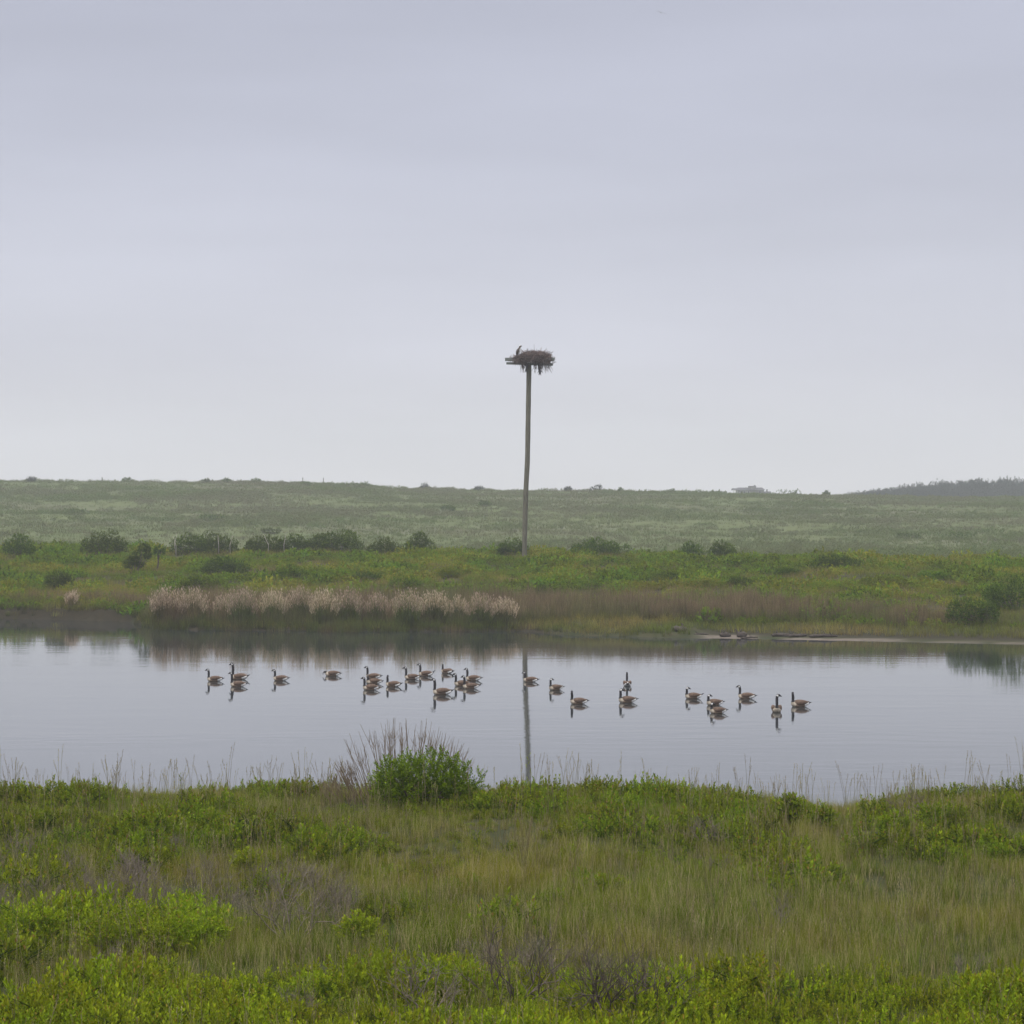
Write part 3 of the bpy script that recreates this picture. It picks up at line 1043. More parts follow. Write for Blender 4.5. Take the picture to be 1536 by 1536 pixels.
# single leafy stems on the crest
for (p_, d, h, lb) in ((795, 35.3, .74, 'single upright leafy stem just right of the pole reflection'),
                       (148, 35.2, .50, 'leafy sapling poking above the crest near the left edge'),
                       (271, 35.2, .50, 'thin sapling with one leafy tuft on the crest, left of the bare shrub'),
                       (1368, 35.0, .42, 'small leafy sapling on the crest at the right, above dark twigs')):
    x = gx(p_, d)
    o_ = empty('sapling', (x, d, hz(x, d)))
    tag(o_, lb, 'sapling', 'saplings along the dune crest')
    g = Geo()
    rr = np.random.default_rng(int(p_))
    for k in range(12):
        tq = k / 11
        if p_ in (148, 271) and tq < .5:
            continue
        add_sprig(g, SPR[k % 6], (rr.normal() * .025, rr.normal() * .025, .12 + (h) * tq), .75 * (1.15 - .5 * tq), k, .5, k * 2.4)
    g.obj('foliage', M['bay_dark' if p_ != 795 else 'bay'], o_)
    g = Geo()
    tube(g, [(0, 0, -.05), (.01, 0, h * .5), (0, 0.01, h + .12)], [.006, .005, .003], 4)
    g.obj('stem', M['bark'], o_)

# rounder foreground shrubs
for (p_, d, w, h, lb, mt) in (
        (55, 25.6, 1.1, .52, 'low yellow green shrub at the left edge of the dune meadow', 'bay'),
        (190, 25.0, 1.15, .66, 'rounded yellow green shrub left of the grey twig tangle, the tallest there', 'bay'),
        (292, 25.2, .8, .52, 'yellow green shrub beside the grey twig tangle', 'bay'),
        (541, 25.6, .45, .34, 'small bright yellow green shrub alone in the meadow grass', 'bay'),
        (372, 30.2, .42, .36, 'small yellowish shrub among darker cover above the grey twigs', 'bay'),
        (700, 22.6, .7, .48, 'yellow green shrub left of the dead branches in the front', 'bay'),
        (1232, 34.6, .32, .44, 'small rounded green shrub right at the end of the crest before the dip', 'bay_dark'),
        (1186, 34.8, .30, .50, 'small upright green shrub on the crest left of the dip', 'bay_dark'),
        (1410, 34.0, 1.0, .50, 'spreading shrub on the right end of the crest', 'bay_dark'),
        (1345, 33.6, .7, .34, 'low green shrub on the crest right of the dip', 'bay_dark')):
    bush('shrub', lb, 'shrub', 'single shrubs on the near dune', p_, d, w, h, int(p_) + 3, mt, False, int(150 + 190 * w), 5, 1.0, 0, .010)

# dead shrubs in the foreground
for (p_, d, h, sd_, lb) in (
        (768, 22.3, .56, 41, 'dark leafless shrub with forked branches at the front, left of two others'),
        (905, 21.8, .55, 42, 'dark bent leafless shrub at the front, the middle one of three'),
        (968, 22.0, .42, 43, 'small grey leafless shrub at the front, right of the bent one'),
        (640, 21.9, .36, 44, 'small leafless shrub with brown twigs in front of the yellow green shrub'),
        (440, 25.8, .52, 45, 'pale grey leafless shrub in the middle of the twig tangle'),
        (205, 29.0, .40, 46, 'grey leafless shrub behind the rounded shrub at the left'),
        (1365, 35.3, .34, 47, 'dark leafless shrub on the crest near the right edge')):
    x = gx(p_, d)
    o_ = dead_shrub(sd_, h * 1.75, 7, 3, .013, .6, .75).obj('dead_shrub', M['twig'] if sd_ > 43 else M['bark'], loc=(x, d, hz(x, d)))
    tag(o_, lb, 'dead shrub', 'leafless shrubs on the near dune')

for i, (p_, d, wpx, top, lb) in enumerate(BK):
    s = F / d
    x = gx(p_, d)
    zg = hz(x, d)
    h = max(.55, ((HC - zg) - (top - YH) / s) * 1.08)
    w = wpx / s * (1.12 if not 6 <= i <= 10 else 1.3)
    t_ = bush('bank_bush', lb, 'bush', 'bushes on the far bank', p_, d, w, h, 1000 + 7 * i,
              'darkbush' if i not in (18, 20, 26, 27) and i < 28 else 'bankgreen', True, int(170 + 190 * w * h), 6 if w > 1.4 else 4, .72, .35 if i in (2, 11) else 0.0, .03)
    if i in (3, 4, 6):      # bleached sticks in front of the foliage
        rr = np.random.default_rng(i)
        g = Geo()
        for k in range(2):
            bx = rr.uniform(-.35, .45) * w
            pts = [(bx, -.5 * w, 0), (bx + rr.normal() * .04, -.55 * w, h * .4), (bx + rr.normal() * .12, -.5 * w, h * rr.uniform(.7, 1.0))]
            g = Geo()
            tube(g, pts, [.022, .018, .01], 4)
            g.obj('bleached_stick', M['palebark'], t_)

# small tree on a stem
d = 138
x = gx(237, d)
t_ = empty('small_tree', (x, d, hz(x, d)))
tag(t_, 'small tree with a round crown on a bare dark trunk, on the bank', 'tree')
g, L = bush_geo(77, .95, .62, 90, True, 3, .8, .9)
g.obj('crown', M['darkbush'], t_, loc=(0.05, 0, .98))
g = Geo()
tube(g, [(-.06, 0, -.1), (.02, 0, .5), (0, 0, 1.0), (.1, 0, 1.35)], [.06, .05, .045, .02], 4)
tube(g, [(.02, 0, .7), (.2, 0, 1.2)], [.03, .015], 4)
g.obj('trunk', M['bark'], t_)

# skyline shrubs and thickets on the ridge
SK = [
    (636, 424, 17, 726.5, .30, 'wind bent shrub leaning right on the skyline, the leftmost of the bent ones'),
    (717, 424, 18, 729, .28, 'wind bent shrub on the skyline just left of the pole'),
    (893, 424, 24, 728.5, .30, 'largest wind bent shrub on the skyline, right of the pole'),
    (852, 424, 12, 733, .1, 'tiny shrub on the skyline between pole and the largest bent shrub'),
    (931, 424, 8, 734, 0, 'small round bump of shrub on the skyline right of the largest bent shrub'),
    (311, 421, 26, 719, 0, 'rounded shrub on the skyline above the left hillside'),
    (340, 421, 16, 720.5, 0, 'small shrub on the skyline beside the rounded one'),
    (385, 421, 18, 722, 0, 'low shrub on the skyline left of the two thin posts'),
    (190, 421, 18, 720, 0, 'flat little shrub on the left skyline'),
    (46, 421, 16, 716, .1, 'small squat shrub on the skyline near the left edge'),
    (458, 415, 20, 725, 0, 'low shrub on the skyline between the two thin posts'),
    (545, 421, 26, 724.5, 0, 'low wide shrub on the skyline above the broad thicket'),
    (1185, 424, 46, 736.5, 0, 'long low shrub on the skyline right of the distant house'),
    (1240, 424, 14, 739.5, 0, 'small shrub in the dip of the skyline before the wood'),
    (1008, 424, 18, 738.5, 0, 'small low shrub on the skyline left of the distant house'),
    (1078, 424, 26, 738.5, 0, 'low shrub touching the left end of the distant house'),
]
for i, (p_, d, wpx, top, lean, lb) in enumerate(SK):
    s = F / d
    x = gx(p_, d)
    zg = hz(x, d)
    h = max(1.0, ((HC - zg) - (top - YH) / s) * 1.35)
    bush('skyline_shrub', lb, 'shrub', 'shrubs along the skyline', p_, d, wpx / s, h, 1300 + 5 * i, 'farwood' if lean else 'darkbush', True, 110, 4, 1.6, lean * 1.0, .05)
TH = [
    (530, 405, 52, 1.5, 'broad dark thicket just under the skyline'),
    (112, 300, 42, .9, 'dark thicket on the left of the hillside'),
    (320, 290, 50, .9, 'wide green thicket on the hillside above the close bush pair'),
    (1440, 262, 60, 1.0, 'dark thicket on the right hillside, larger of two'),
    (1362, 264, 44, 1.0, 'dark thicket on the right hillside, smaller of two'),
    (672, 322, 26, .9, 'small dark thicket on the hillside left of the pole'),
    (727, 334, 24, 1.0, 'compact dark thicket on the hillside next to the pole'),
    (405, 262, 40, .8, 'green thicket low on the hillside over the bush row'),
]
for i, (p_, d, wpx, h, lb) in enumerate(TH):
    bush('thicket', lb, 'thicket', 'thickets on the far hillside', p_, d, wpx / (F / d), h, 1500 + 5 * i, 'darkbush', True, 150, 6, 1.2, 0, .05)

# thin posts on the skyline
for (p_, top, lb) in ((454, 716, 'thin post on the skyline, left one of a pair'), (485, 716.5, 'thin post on the skyline, right one of a pair'),
                      (153, 715.5, 'thin post standing alone on the left skyline')):
    d = 421
    x = gx(p_, d)
    zg = hz(x, d)
    h = (HC - zg) + (YH - top) / (F / d)
    g = Geo()
    tube(g, [(0, 0, -.3), (.01, 0, h * .5), (0.03, 0, h)], [.075, .07, .06], 4)
    tube(g, [(-.09, 0, h - .25), (.13, 0, h - .25)], [.035, .035], 4)
    o_ = g.obj('fence_post', M['wood'], loc=(x, d, zg))
    tag(o_, lb, 'post', 'posts on the skyline')

# ------------------------------------------------------------------ pale plumed reeds, one clump after another
RC = [(252, 44, 878), (292, 36, 880), (334, 26, 890), (364, 38, 880), (412, 38, 881), (450, 40, 878), (488, 36, 880), (524, 34, 880), (566, 34, 888),
      (612, 38, 882), (652, 40, 884), (688, 24, 892), (720, 36, 889), (756, 40, 894), (108, 14, 884)]
LB = ['leftmost pale plumed reed clump, tall and rounded', 'pale reed clump touching the leftmost one', 'short thin reed clump in the gap after the first two',
      'rounded pale reed clump, first after the short thin one', 'pale reed clump fourth from the left end of the tall ones', 'tallest pale reed clump left of the water gap',
      'pale reed clump right of the tallest', 'pinkish reed clump under the widest bush of the row', 'low separate reed clump with darker reeds on both sides',
      'pale pink reed clump, first of the two brightest', 'pale pink reed clump, second of the two brightest', 'narrow thin reed clump between brighter ones',
      'pale reed clump below the slope left of the pole', 'last pale reed clump to the right, leaning over, under the pole', 'single small pale reed tuft far left of the other clumps']
for i, ((p_, wpx, top), lb) in enumerate(zip(RC, LB)):
    rr = np.random.default_rng(2000 + i)
    d = float(shore_d(p_)) + (1.0 + 1.1 * ((i * 7) % 3) / 2 if p_ > 200 else 1.0)
    s = F / d
    x = gx(p_, d)
    zg = hz(x, d)
    h = (HC - zg) - (top - YH) / s
    w = wpx / s * (.82 if i % 3 else .95)
    t_ = empty('reed_clump', (x, d, zg - .05))
    tag(t_, lb, 'reeds', 'pale plumed reed clumps at the far waterline')
    gs, gp = Geo(), Geo()
    ns = int(230 * w)
    for k in range(ns):
        u = rr.uniform(-1, 1)
        bx, by = u * w * .5, rr.uniform(-.7, .7)
        hh = h * (1 - .42 * u * u) * rr.uniform(.68, 1.04)
        lx, ly = u * .18 + rr.normal() * .09, rr.normal() * .1
        P3 = [np.array([bx + lx * q * q * hh, by + ly * q * q * hh, hh * q]) for q in (0, .4, .7, 1.0)]
        sd_ = np.array([math.cos(k), math.sin(k), 0]) * .010
        V = []
        for q, p3 in enumerate(P3):
            f = (1, .9, .7, .4)[q]
            V += [p3 - sd_ * f, p3 + sd_ * f]
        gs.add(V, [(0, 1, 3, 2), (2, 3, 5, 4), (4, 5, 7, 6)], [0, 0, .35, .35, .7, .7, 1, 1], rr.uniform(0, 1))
        # leaf blade
        q = rr.uniform(.25, .6)
        b0 = P3[0] * (1 - q) + P3[2] * q
        az = rr.uniform(0, 6.28)
        leaf(gs, b0, np.array([math.cos(az) * .5, math.sin(az) * .5, .9]), .45, .03, rr.uniform(.2, .9), rr.uniform(0, 1))
        # plume
        if rr.uniform() < .8:
            for m_ in range(5):
                q = 1 - .09 * m_
                b0 = np.array([bx + lx * q * q * hh, by + ly * q * q * hh, hh * q - .06])
                leaf(gp, b0, np.array([rr.normal() * .25, rr.normal() * .25, 1.0]), .17, .030, rr.uniform(.1, 1.0), rr.uniform(0, 1))
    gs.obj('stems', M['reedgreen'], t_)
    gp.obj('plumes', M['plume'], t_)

# ------------------------------------------------------------------ driftwood on the sandy shore
for i, (p_, l_, r_, off, lb) in enumerate((
        (1052, .7, .05, .5, 'thin dark stick at the left end of the sandy strip'),
        (1088, .5, .13, .3, 'knobbly dark driftwood lump on the sand, left of a similar one'),
        (1113, .45, .16, .35, 'biggest dark driftwood stump on the sand'),
        (1124, .8, .05, -.1, 'thin driftwood branch lying at the water in front of the stump'),
        (1176, 1.1, .09, 1.0, 'long dark log on the sand, the first right of the stump'),
        (1197, .9, .09, .9, 'dark log lying end to end with the first long log'),
        (1235, 1.4, .08, 1.0, 'longest dark log on the sandy strip'),
        (1020, .6, .16, .8, 'brown stump in the grass left of the sandy strip'))):
    d = float(shore_d(p_)) + off + .3
    x = gx(p_, d)
    rr = np.random.default_rng(50 + i)
    g = Geo()
    pts = [np.array([q * l_, rr.normal() * .04, r_ * .6 + rr.normal() * r_ * .15]) for q in np.linspace(-.5, .5, 6)]
    tube(g, pts, r_ * np.array([.55, 1.0, .85, 1.05, .8, .45]), 7)
    for k in range(2):
        b0 = pts[rr.integers(1, 5)]
        tube(g, [b0, b0 + np.array([rr.normal() * .1, 0, .12 + r_])], [r_ * .35, r_ * .15], 4)
    o_ = g.obj('driftwood', M['driftwood'], loc=(x, d, hz(x, d)), smooth=True)
    o_.rotation_euler = (0, 0, rr.uniform(-.3, .3))
    tag(o_, lb, 'driftwood', 'driftwood along the far shore')

# ------------------------------------------------------------------ osprey pole
PD = 146.0
SP_ = F / PD
PXB = gx(787.5, PD)
zb = hz(PXB, PD)
ztop = HC + (YH - 545) / SP_


def polex(z_):
    """the pole leans and bends a little"""
    yy = YH - (z_ - HC) * SP_
    return gx(np.interp(yy, [545, 690, 740, 790, 830], [793.6, 791.2, 788.6, 787.4, 786.8]), PD)


pole = empty('nest_pole', (PXB, PD, zb))
tag(pole, 'tall weathered wooden pole with crossarms carrying the nest', 'pole')
g = Geo()
zz = np.linspace(zb - .4, ztop, 26)
pts = np.stack([[float(polex(q)) - PXB for q in zz], np.zeros(26), zz - zb], 1)
rad = np.interp(zz, [zb, ztop], [.165, .165]) * (1 + .03 * np.sin(zz * 3.1))
tube(g, pts, rad, 12)
g.obj('post', M['wood'], pole, smooth=True)
tx = float(polex(ztop)) - PXB
TZ = ztop - zb


def beam(name, a, b, w, h, mat, parent):
    a, b = np.array(a, float), np.array(b, float)
    d = b - a
    L = np.linalg.norm(d)
    d /= L
    up = np.array([0, 0, 1.0]) if abs(d[2]) < .9 else np.array([0, 1.0, 0])
    s = np.cross(d, up)
    s /= np.linalg.norm(s)
    u = np.cross(s, d)
    V = [p + s * w / 2 * i + u * h / 2 * j for p in (a, b) for (i, j) in ((-1, -1), (1, -1), (1, 1), (-1, 1))]
    Fc = [(0, 1, 2, 3), (7, 6, 5, 4), (0, 4, 5, 1), (1, 5, 6, 2), (2, 6, 7, 3), (3, 7, 4, 0)]
    return poly_obj(name, V, Fc, mat, parent)


xl = lambda p_: gx(p_, PD) - PXB
zlv = lambda y_: HC + (YH - y_) / SP_ - zb
beam('crossarm', (xl(757.5), -.62, zlv(539)), (xl(832), -.62, zlv(539)), .10, .115, M['arm'], pole)
beam('crossarm', (xl(757.5), .62, zlv(539.5)), (xl(832), .62, zlv(539.5)), .10, .115, M['arm'], pole)
beam('crossarm', (xl(759.5), -.24, zlv(545)), (xl(829.5), -.24, zlv(547)), .10, .125, M['arm'], pole)
beam('crossarm', (xl(759.5), .24, zlv(545)), (xl(829.5), .24, zlv(547)), .10, .125, M['arm'], pole)
for q in (772, 818):
    beam('cross_joist', (xl(q), -.75, zlv(541.8)), (xl(q), .75, zlv(541.8)), .09, .10, M['arm'], pole)

# nest
nx, nz_ = gx(800, PD), HC + (YH - 541) / SP_
nest = empty('osprey_nest', (nx, PD, nz_))
tag(nest, 'big untidy nest of brown sticks on top of the tall pole', 'nest')
rr = np.random.default_rng(99)
g = Geo()
for i in range(1500):
    a = rr.uniform(0, 6.283)
    r = math.sqrt(rr.uniform()) * 1.05
    hz_ = .62 * (1 - .35 * r ** 3) if r > .35 else .5
    xx = r * 1.12 * math.cos(a)
    hz_ *= 1.0 if xx > -.35 else 0.62 + .38 * max(0, (xx + 1.1) / .75)
    p3 = np.array([xx, r * .95 * math.sin(a), rr.uniform(-.05, 1) * hz_])
    dd = np.array([-math.sin(a) + rr.normal() * .6, math.cos(a) + rr.normal() * .6, rr.normal() * .5])
    dd /= np.linalg.norm(dd)
    ln = rr.uniform(.25, .95)
    tube(g, [p3 - dd * ln / 2, p3 + rr.normal(size=3) * .02, p3 + dd * ln / 2], [.013, .012, .007], 3, rr.uniform(0, 1), rr.uniform(0, 1))
for i in range(520):      # spilling over the arms
    u = rr.uniform(-1.45, 1.45) if i % 3 else rr.uniform(-1.6, -.7)
    u = max(-1.35, min(1.15, u * .85)) if i % 4 else u
    p3 = np.array([u, rr.uniform(-.85, -.62) if i % 2 else rr.uniform(-.6, .6), rr.uniform(-.22, .3)])
    dd = np.array([rr.normal(), rr.normal() * .6, rr.normal() * .6])
    dd /= np.linalg.norm(dd)
    ln = rr.uniform(.15, .45)
    tube(g, [p3 - dd * ln / 2, p3 + dd * ln / 2], [.012, .008], 3, rr.uniform(0, 1), rr.uniform(0, 1))
g.obj('stick_heap', M['nest'], nest)
g = Geo()
for i in range(150):
    u = rr.choice([rr.uniform(-.85, -.35), rr.uniform(-.1, 1.1), rr.uniform(.1, 1.1)])
    p3 = np.array([u, rr.uniform(-.7, .5), -.10])
    ln = rr.uniform(.15, .75)
    e = p3 + np.array([rr.normal() * .14, rr.normal() * .1, -ln])
    tube(g, [p3 + np.array([0, 0, .25]), p3, (p3 + e) / 2 + rr.normal(size=3) * .04, e], [.016, .017, .014, .007], 3, rr.uniform(0, .6), rr.uniform(0, .7))
g.obj('hanging_stick', M['nest'], nest)
g = Geo()
for i in range(14):
    b0 = np.array([.42 + rr.normal() * .05, -.35, -.45 - rr.uniform(0, .4)])
    tube(g, [b0 + np.array([rr.normal() * .04, 0, .22]), b0, b0 + np.array([rr.normal() * .09, rr.normal() * .04, -.2])], [.02, .045, .012], 4)
tube(g, [(.40, -.35, 0), (.42, -.35, -.5)], [.01, .01], 4)
g.obj('hanging_debris', M['debris'], nest)
g = Geo()
for i in range(6):
    b0 = np.array([-.45 + rr.normal() * .03, -.35, -.35])
    tube(g, [b0 + np.array([0, 0, .4]), b0, b0 + np.array([rr.normal() * .05, 0, -.45])], [.012, .022, .01], 4)
g.obj('hanging_debris', M['debris'], nest)


# ------------------------------------------------------------------ birds
def catmull(P, n):
    P = np.asarray(P, float)
    P = np.vstack([2 * P[0] - P[1], P, 2 * P[-1] - P[-2]])
    m = len(P) - 3
    out, ts = [], []
    for k in range(n):
        t = k / (n - 1) * m
        i = min(int(t), m - 1)
        f = t - i
        a, b, c, d = P[i], P[i + 1], P[i + 2], P[i + 3]
        out.append(.5 * (2 * b + (c - a) * f + (2 * a - 5 * b + 4 * c - d) * f * f + (3 * b - a - 3 * c + d) * f ** 3))
        ts.append(t)
    return np.array(out), np.array(ts)


def loft(path, rx, rz, side, nseg=14):
    """rings along a path -> verts, quads (pole-capped with tiny rings)"""
    T = np.gradient(path, axis=0)
    T /= np.linalg.norm(T, axis=1)[:, None] + 1e-9
    U = side - (side * T).sum(1)[:, None] * T
    U /= np.linalg.norm(U, axis=1)[:, None] + 1e-9
    Wv = np.cross(T, U)
    an = np.arange(nseg) * 2 * math.pi / nseg
    V = path[:, None] + rx[:, None, None] * np.cos(an)[None, :, None] * U[:, None] + rz[:, None, None] * np.sin(an)[None, :, None] * Wv[:, None]
    V = V.reshape(-1, 3)
    Q, ring, seg = [], [], []
    for i in range(len(path) - 1):
        for k in range(nseg):
            k2 = (k + 1) % nseg
            Q.append((i * nseg + k, i * nseg + k2, (i + 1) * nseg + k2, (i + 1) * nseg + k))
            ring.append(i)
            seg.append(k)
    for k in range(1, nseg // 2 - 1 + 1):      # close both ends with quads
        pass
    e0 = [tuple(range(nseg - 1, -1, -1)), tuple(range((len(path) - 1) * nseg, len(path) * nseg))]
    return V, Q, e0, ring, seg


def goose(px_, yw, face, label, neck=1.0, hyaw=0.0, yaw=0.0, tail=0.0, scl=0.89, low=False):
    """face: -1 looks left in the photo, +1 right; yaw turns the whole bird (degrees), hyaw its head"""
    d = F * HC / (yw - YH)
    x = gx(px_, d)
    nt_ = 0.40 * neck
    # x, z, half width, half height, head-turn weight
    if low:
        K = [(-.46, .135 + tail, .050, .010, 0), (-.38, .12 + tail * .6, .060, .026, 0), (-.28, .10, .105, .065, 0), (-.14, .075, .145, .10, 0), (0, .065, .155, .115, 0),
             (.12, .07, .15, .12, 0), (.20, .09, .12, .11, 0), (.25, .13, .075, .08, 0), (.285, .175, .045, .05, .0), (.32, .195, .037, .04, .2), (.355, .18, .036, .038, .5),
             (.385, .145, .032, .034, .8), (.405, .105, .018, .020, 1), (.415, .07, .010, .012, 1), (.418, .05, .004, .004, 1)]
    else:
        zt = .13 + nt_
        K = [(-.46, .145 + tail, .050, .010, 0), (-.38, .125 + tail * .6, .060, .026, 0), (-.28, .10, .105, .065, 0), (-.14, .075, .145, .10, 0), (0, .065, .155, .115, 0),
             (.12, .07, .15, .12, 0), (.20, .10, .115, .105, 0), (.235, .165, .070, .072, 0), (.24, .23, .045, .048, .0), (.235, .13 + nt_ * .5, .048, .052, .1), (.24, .13 + nt_ * .78, .045, .049, .5),
             (.26, zt, .044, .047, .8), (.30, zt + .018, .044, .047, 1), (.345, zt + .002, .030, .030, 1), (.385, zt - .018, .017, .017, 1), (.41, zt - .028, .005, .005, 1)]
    K = np.array(K)
    C, ts = catmull(K, 58)
    ang = math.radians(hyaw) * np.clip(C[:, 4], 0, 1)
    px0, pz0 = K[10][0], K[10][1]
    path = np.stack([C[:, 0], np.zeros(len(C)), C[:, 1]], 1)
    side = np.zeros_like(path)
    side[:, 1] = 1
    for k in range(len(C)):
        if ang[k]:
            c_, s_ = math.cos(ang[k]), math.sin(ang[k])
            dx = path[k, 0] - px0
            if dx > 0:
                path[k, 0], path[k, 1] = px0 + dx * c_, dx * s_
            side[k] = (-s_, c_, 0)
    V, Q, caps, ring, seg = loft(path, np.maximum(C[:, 2], .003), np.maximum(C[:, 3], .003), side)
    # keep the hull flat just under the waterline
    V[:, 2] = np.maximum(V[:, 2], -.05)
    mi = []
    nlow = 7.6 if low else 6.95
    for i, k in zip(ring, seg):
        t = ts[i]
        zc = V[[Q[len(mi)][0], Q[len(mi)][2]], 2].mean()
        if t < 1.25:
            m_ = 3                      # tail
        elif t < 2.7:
            m_ = 4                      # white rump
        elif t < nlow:
            m_ = 1 if t > 5.5 else (2 if zc < .12 else 0)
            if t > 5.0 and zc > .15 and t < 6.2:
                m_ = 0
        else:
            m_ = 3
            an = (k + .5) / 14 * 2 * math.pi
            hd = (10.6, 12.2) if low else (10.75, 11.75)
            if hd[0] < t < hd[1] and (math.sin(an) < .35 if True else False) and abs(math.cos(an)) > .05:
                m_ = 4                  # cheek patch
        mi.append(m_)
    faces = [tuple(q) for q in Q] + caps
    mi += [3, 3]
    o_ = poly_obj('goose', V, faces, [M['g_brown'], M['g_pale'], M['g_flank'], M['g_black'], M['g_white']], midx=mi, loc=(x, d, 0.0), smooth=True)
    # folded wings
    for sgn in (-1, 1):
        WK = np.array([(.17, .045, .13, .03, .05), (.10, .115, .135, .055, .085), (-.04, .130, .145, .055, .095), (-.18, .105, .155, .045, .075),
                       (-.26, .070, .155, .034, .045), (-.34, .035, .165, .018, .018), (-.385, .015, .175, .006, .006)])
        C2, t2 = catmull(WK, 22)
        pth = np.stack([C2[:, 0], sgn * C2[:, 1], C2[:, 2]], 1)
        sd2 = np.zeros_like(pth)
        sd2[:, 1] = 1
        V2, Q2, cp2, rg2, sg2 = loft(pth, np.maximum(C2[:, 3], .004), np.maximum(C2[:, 4], .004), sd2, 10)
        mi2 = [1 if t2[i] > 5.0 else 0 for i in rg2] + [1, 0]
        poly_obj('wing', V2, [tuple(q) for q in Q2] + cp2[::-1], [M['g_brown'], M['g_black']], o_, mi2, smooth=True)
    scl *= .88
    o_.scale = (scl, scl, scl)
    o_.rotation_euler = (0, 0, (math.pi if face < 0 else 0) + math.radians(yaw))
    tag(o_, label, 'goose', 'geese swimming on the pond')
    return o_


# body centre column, waterline row, facing, label, options
GS = [
    (321, 1022, -1, 'leftmost goose on the pond, neck upright, facing left', dict(neck=.92, yaw=6)),
    (358, 1019, -1, 'tall goose behind another at the left end of the flock, highest head there', dict(neck=1.15, yaw=-8, tail=.05, scl=1.0)),
    (356, 1030, -1, 'goose swimming in front of the tall one, second from the left end', dict(neck=1.12, yaw=10)),
    (420, 1021, -1, 'goose swimming alone between the left group and the low headed goose', dict(neck=.78, yaw=-10)),
    (498, 1014, -1, 'goose with its head tucked low near the water', dict(low=True, yaw=4)),
    (559, 1018, -1, 'rear goose of the tight group of three, head highest', dict(neck=.92, yaw=-6)),
    (560, 1026, -1, 'middle goose of the tight group of three, neck drawn in', dict(neck=.5, yaw=14, hyaw=70)),
    (555, 1035, -1, 'front goose of the tight group of three, nearest the camera', dict(neck=.92, yaw=12)),
    (589, 1030, -1, 'goose with its face turned away right of the tight group of three', dict(neck=.75, yaw=-16, hyaw=-88, tail=.03)),
    (617, 1019, -1, 'goose left of and just in front of one with a raised tail', dict(neck=.95, yaw=8)),
    (638, 1014, -1, 'goose with raised dark tail overlapping its neighbour to the left', dict(neck=.95, yaw=-10, tail=.12)),
    (670, 1010, -1, 'smallest looking goose, farthest out, with head turned toward the bank', dict(neck=.62, yaw=-34, hyaw=-60, scl=.85)),
    (662, 1042, -1, 'goose stretched out long, nearest one in the middle of the flock', dict(neck=1.0, yaw=2, tail=.04, scl=1.02)),
    (692, 1029, -1, 'left goose of the close trio left of the pole reflection', dict(neck=.92, yaw=12, scl=.9)),
    (709, 1021, -1, 'rear goose of the close trio left of the pole reflection', dict(neck=.92, yaw=-8, scl=.9)),
    (705, 1033, -1, 'front goose of the close trio left of the pole reflection', dict(neck=.92, yaw=10, scl=.9)),
    (795, 1023, -1, 'goose crossing the reflection of the pole', dict(neck=.72, yaw=-14, scl=.85)),
    (833, 1035, -1, 'goose with head turned back, first one right of the pole reflection', dict(neck=.85, yaw=26, hyaw=165, scl=.85)),
    (867, 1056, -1, 'goose looking at the camera, low on the water between two with turned heads', dict(neck=.85, yaw=8, hyaw=80, scl=.9)),
    (941, 1029, -1, 'goose seen end on, swimming away from the camera', dict(neck=.95, yaw=-90, hyaw=0, scl=.9)),
    (940, 1054, -1, 'plump goose with turned back head below the one seen end on', dict(neck=.85, yaw=16, hyaw=150, scl=.95)),
    (1039, 1048, -1, 'goose with cocked tail and head turned right, left of the right hand group', dict(neck=.72, yaw=8, hyaw=160, tail=.07)),
    (1071, 1058, -1, 'goose half hidden behind another in the right hand group', dict(neck=.62, yaw=20, hyaw=150, scl=.9)),
    (1076, 1070, -1, 'front goose of the overlapping pair, lowest in the photo, neck drawn in', dict(neck=.60, yaw=14, hyaw=150, scl=.85)),
    (1119, 1048, -1, 'goose facing left with upright neck, farthest of the right hand group', dict(neck=.85, yaw=-12, scl=.9)),
    (1165, 1068, -1, 'goose swimming straight at the camera, pale breast showing, head to the right', dict(neck=1.1, yaw=86, hyaw=75, scl=1.0)),
    (1199, 1060, -1, 'rightmost goose on the pond, facing left', dict(neck=.85, yaw=16, hyaw=60, scl=.98)),
]
for (p_, yw, fc, lb, kw) in GS:
    goose(p_, yw, fc, lb, **kw)

# osprey on the nest rim
OX = gx(778.5, PD)
OZ = HC + (YH - 530.5) / SP_
K = np.array([(-.17, -.28, .03, .014), (-.14, -.14, .06, .04), (-.10, .02, .12, .11), (-.04, .16, .14, .135), (.02, .29, .11, .105), (.06, .39, .065, .065), (.085, .46, .085, .085), (.14, .485, .04, .045), (.18, .465, .016, .018), (.19, .435, .004, .004)])
C, ts = catmull(K, 34)
path = np.stack([C[:, 0], np.zeros(len(C)), C[:, 1]], 1)
side = np.zeros_like(path)
side[:, 1] = 1
V, Q, caps, ring, seg = loft(path, np.maximum(C[:, 2], .004), np.maximum(C[:, 3], .004), side, 12)
mi = []
for i, k in zip(ring, seg):
    an = (k + .5) / 12 * 2 * math.pi
    front = V[Q[len(mi)][0], 0] > path[i, 0] + .2 * C[i, 3]
    mi.append(1 if (ts[i] > 1.5 and (front and ts[i] < 5.6)) or (5.9 < ts[i] < 6.5 and V[Q[len(mi)][0], 2] > path[i, 2]) else 0)
osp = poly_obj('osprey', V, [tuple(q) for q in Q] + caps, [M['o_brown'], M['g_white']], midx=mi + [0, 0], loc=(OX, PD - .55, OZ - .02), smooth=True)
osp.rotation_euler = (0, 0, math.radians(-12))
tag(osp, 'brown bird of prey perched on the left rim of the nest', 'bird')
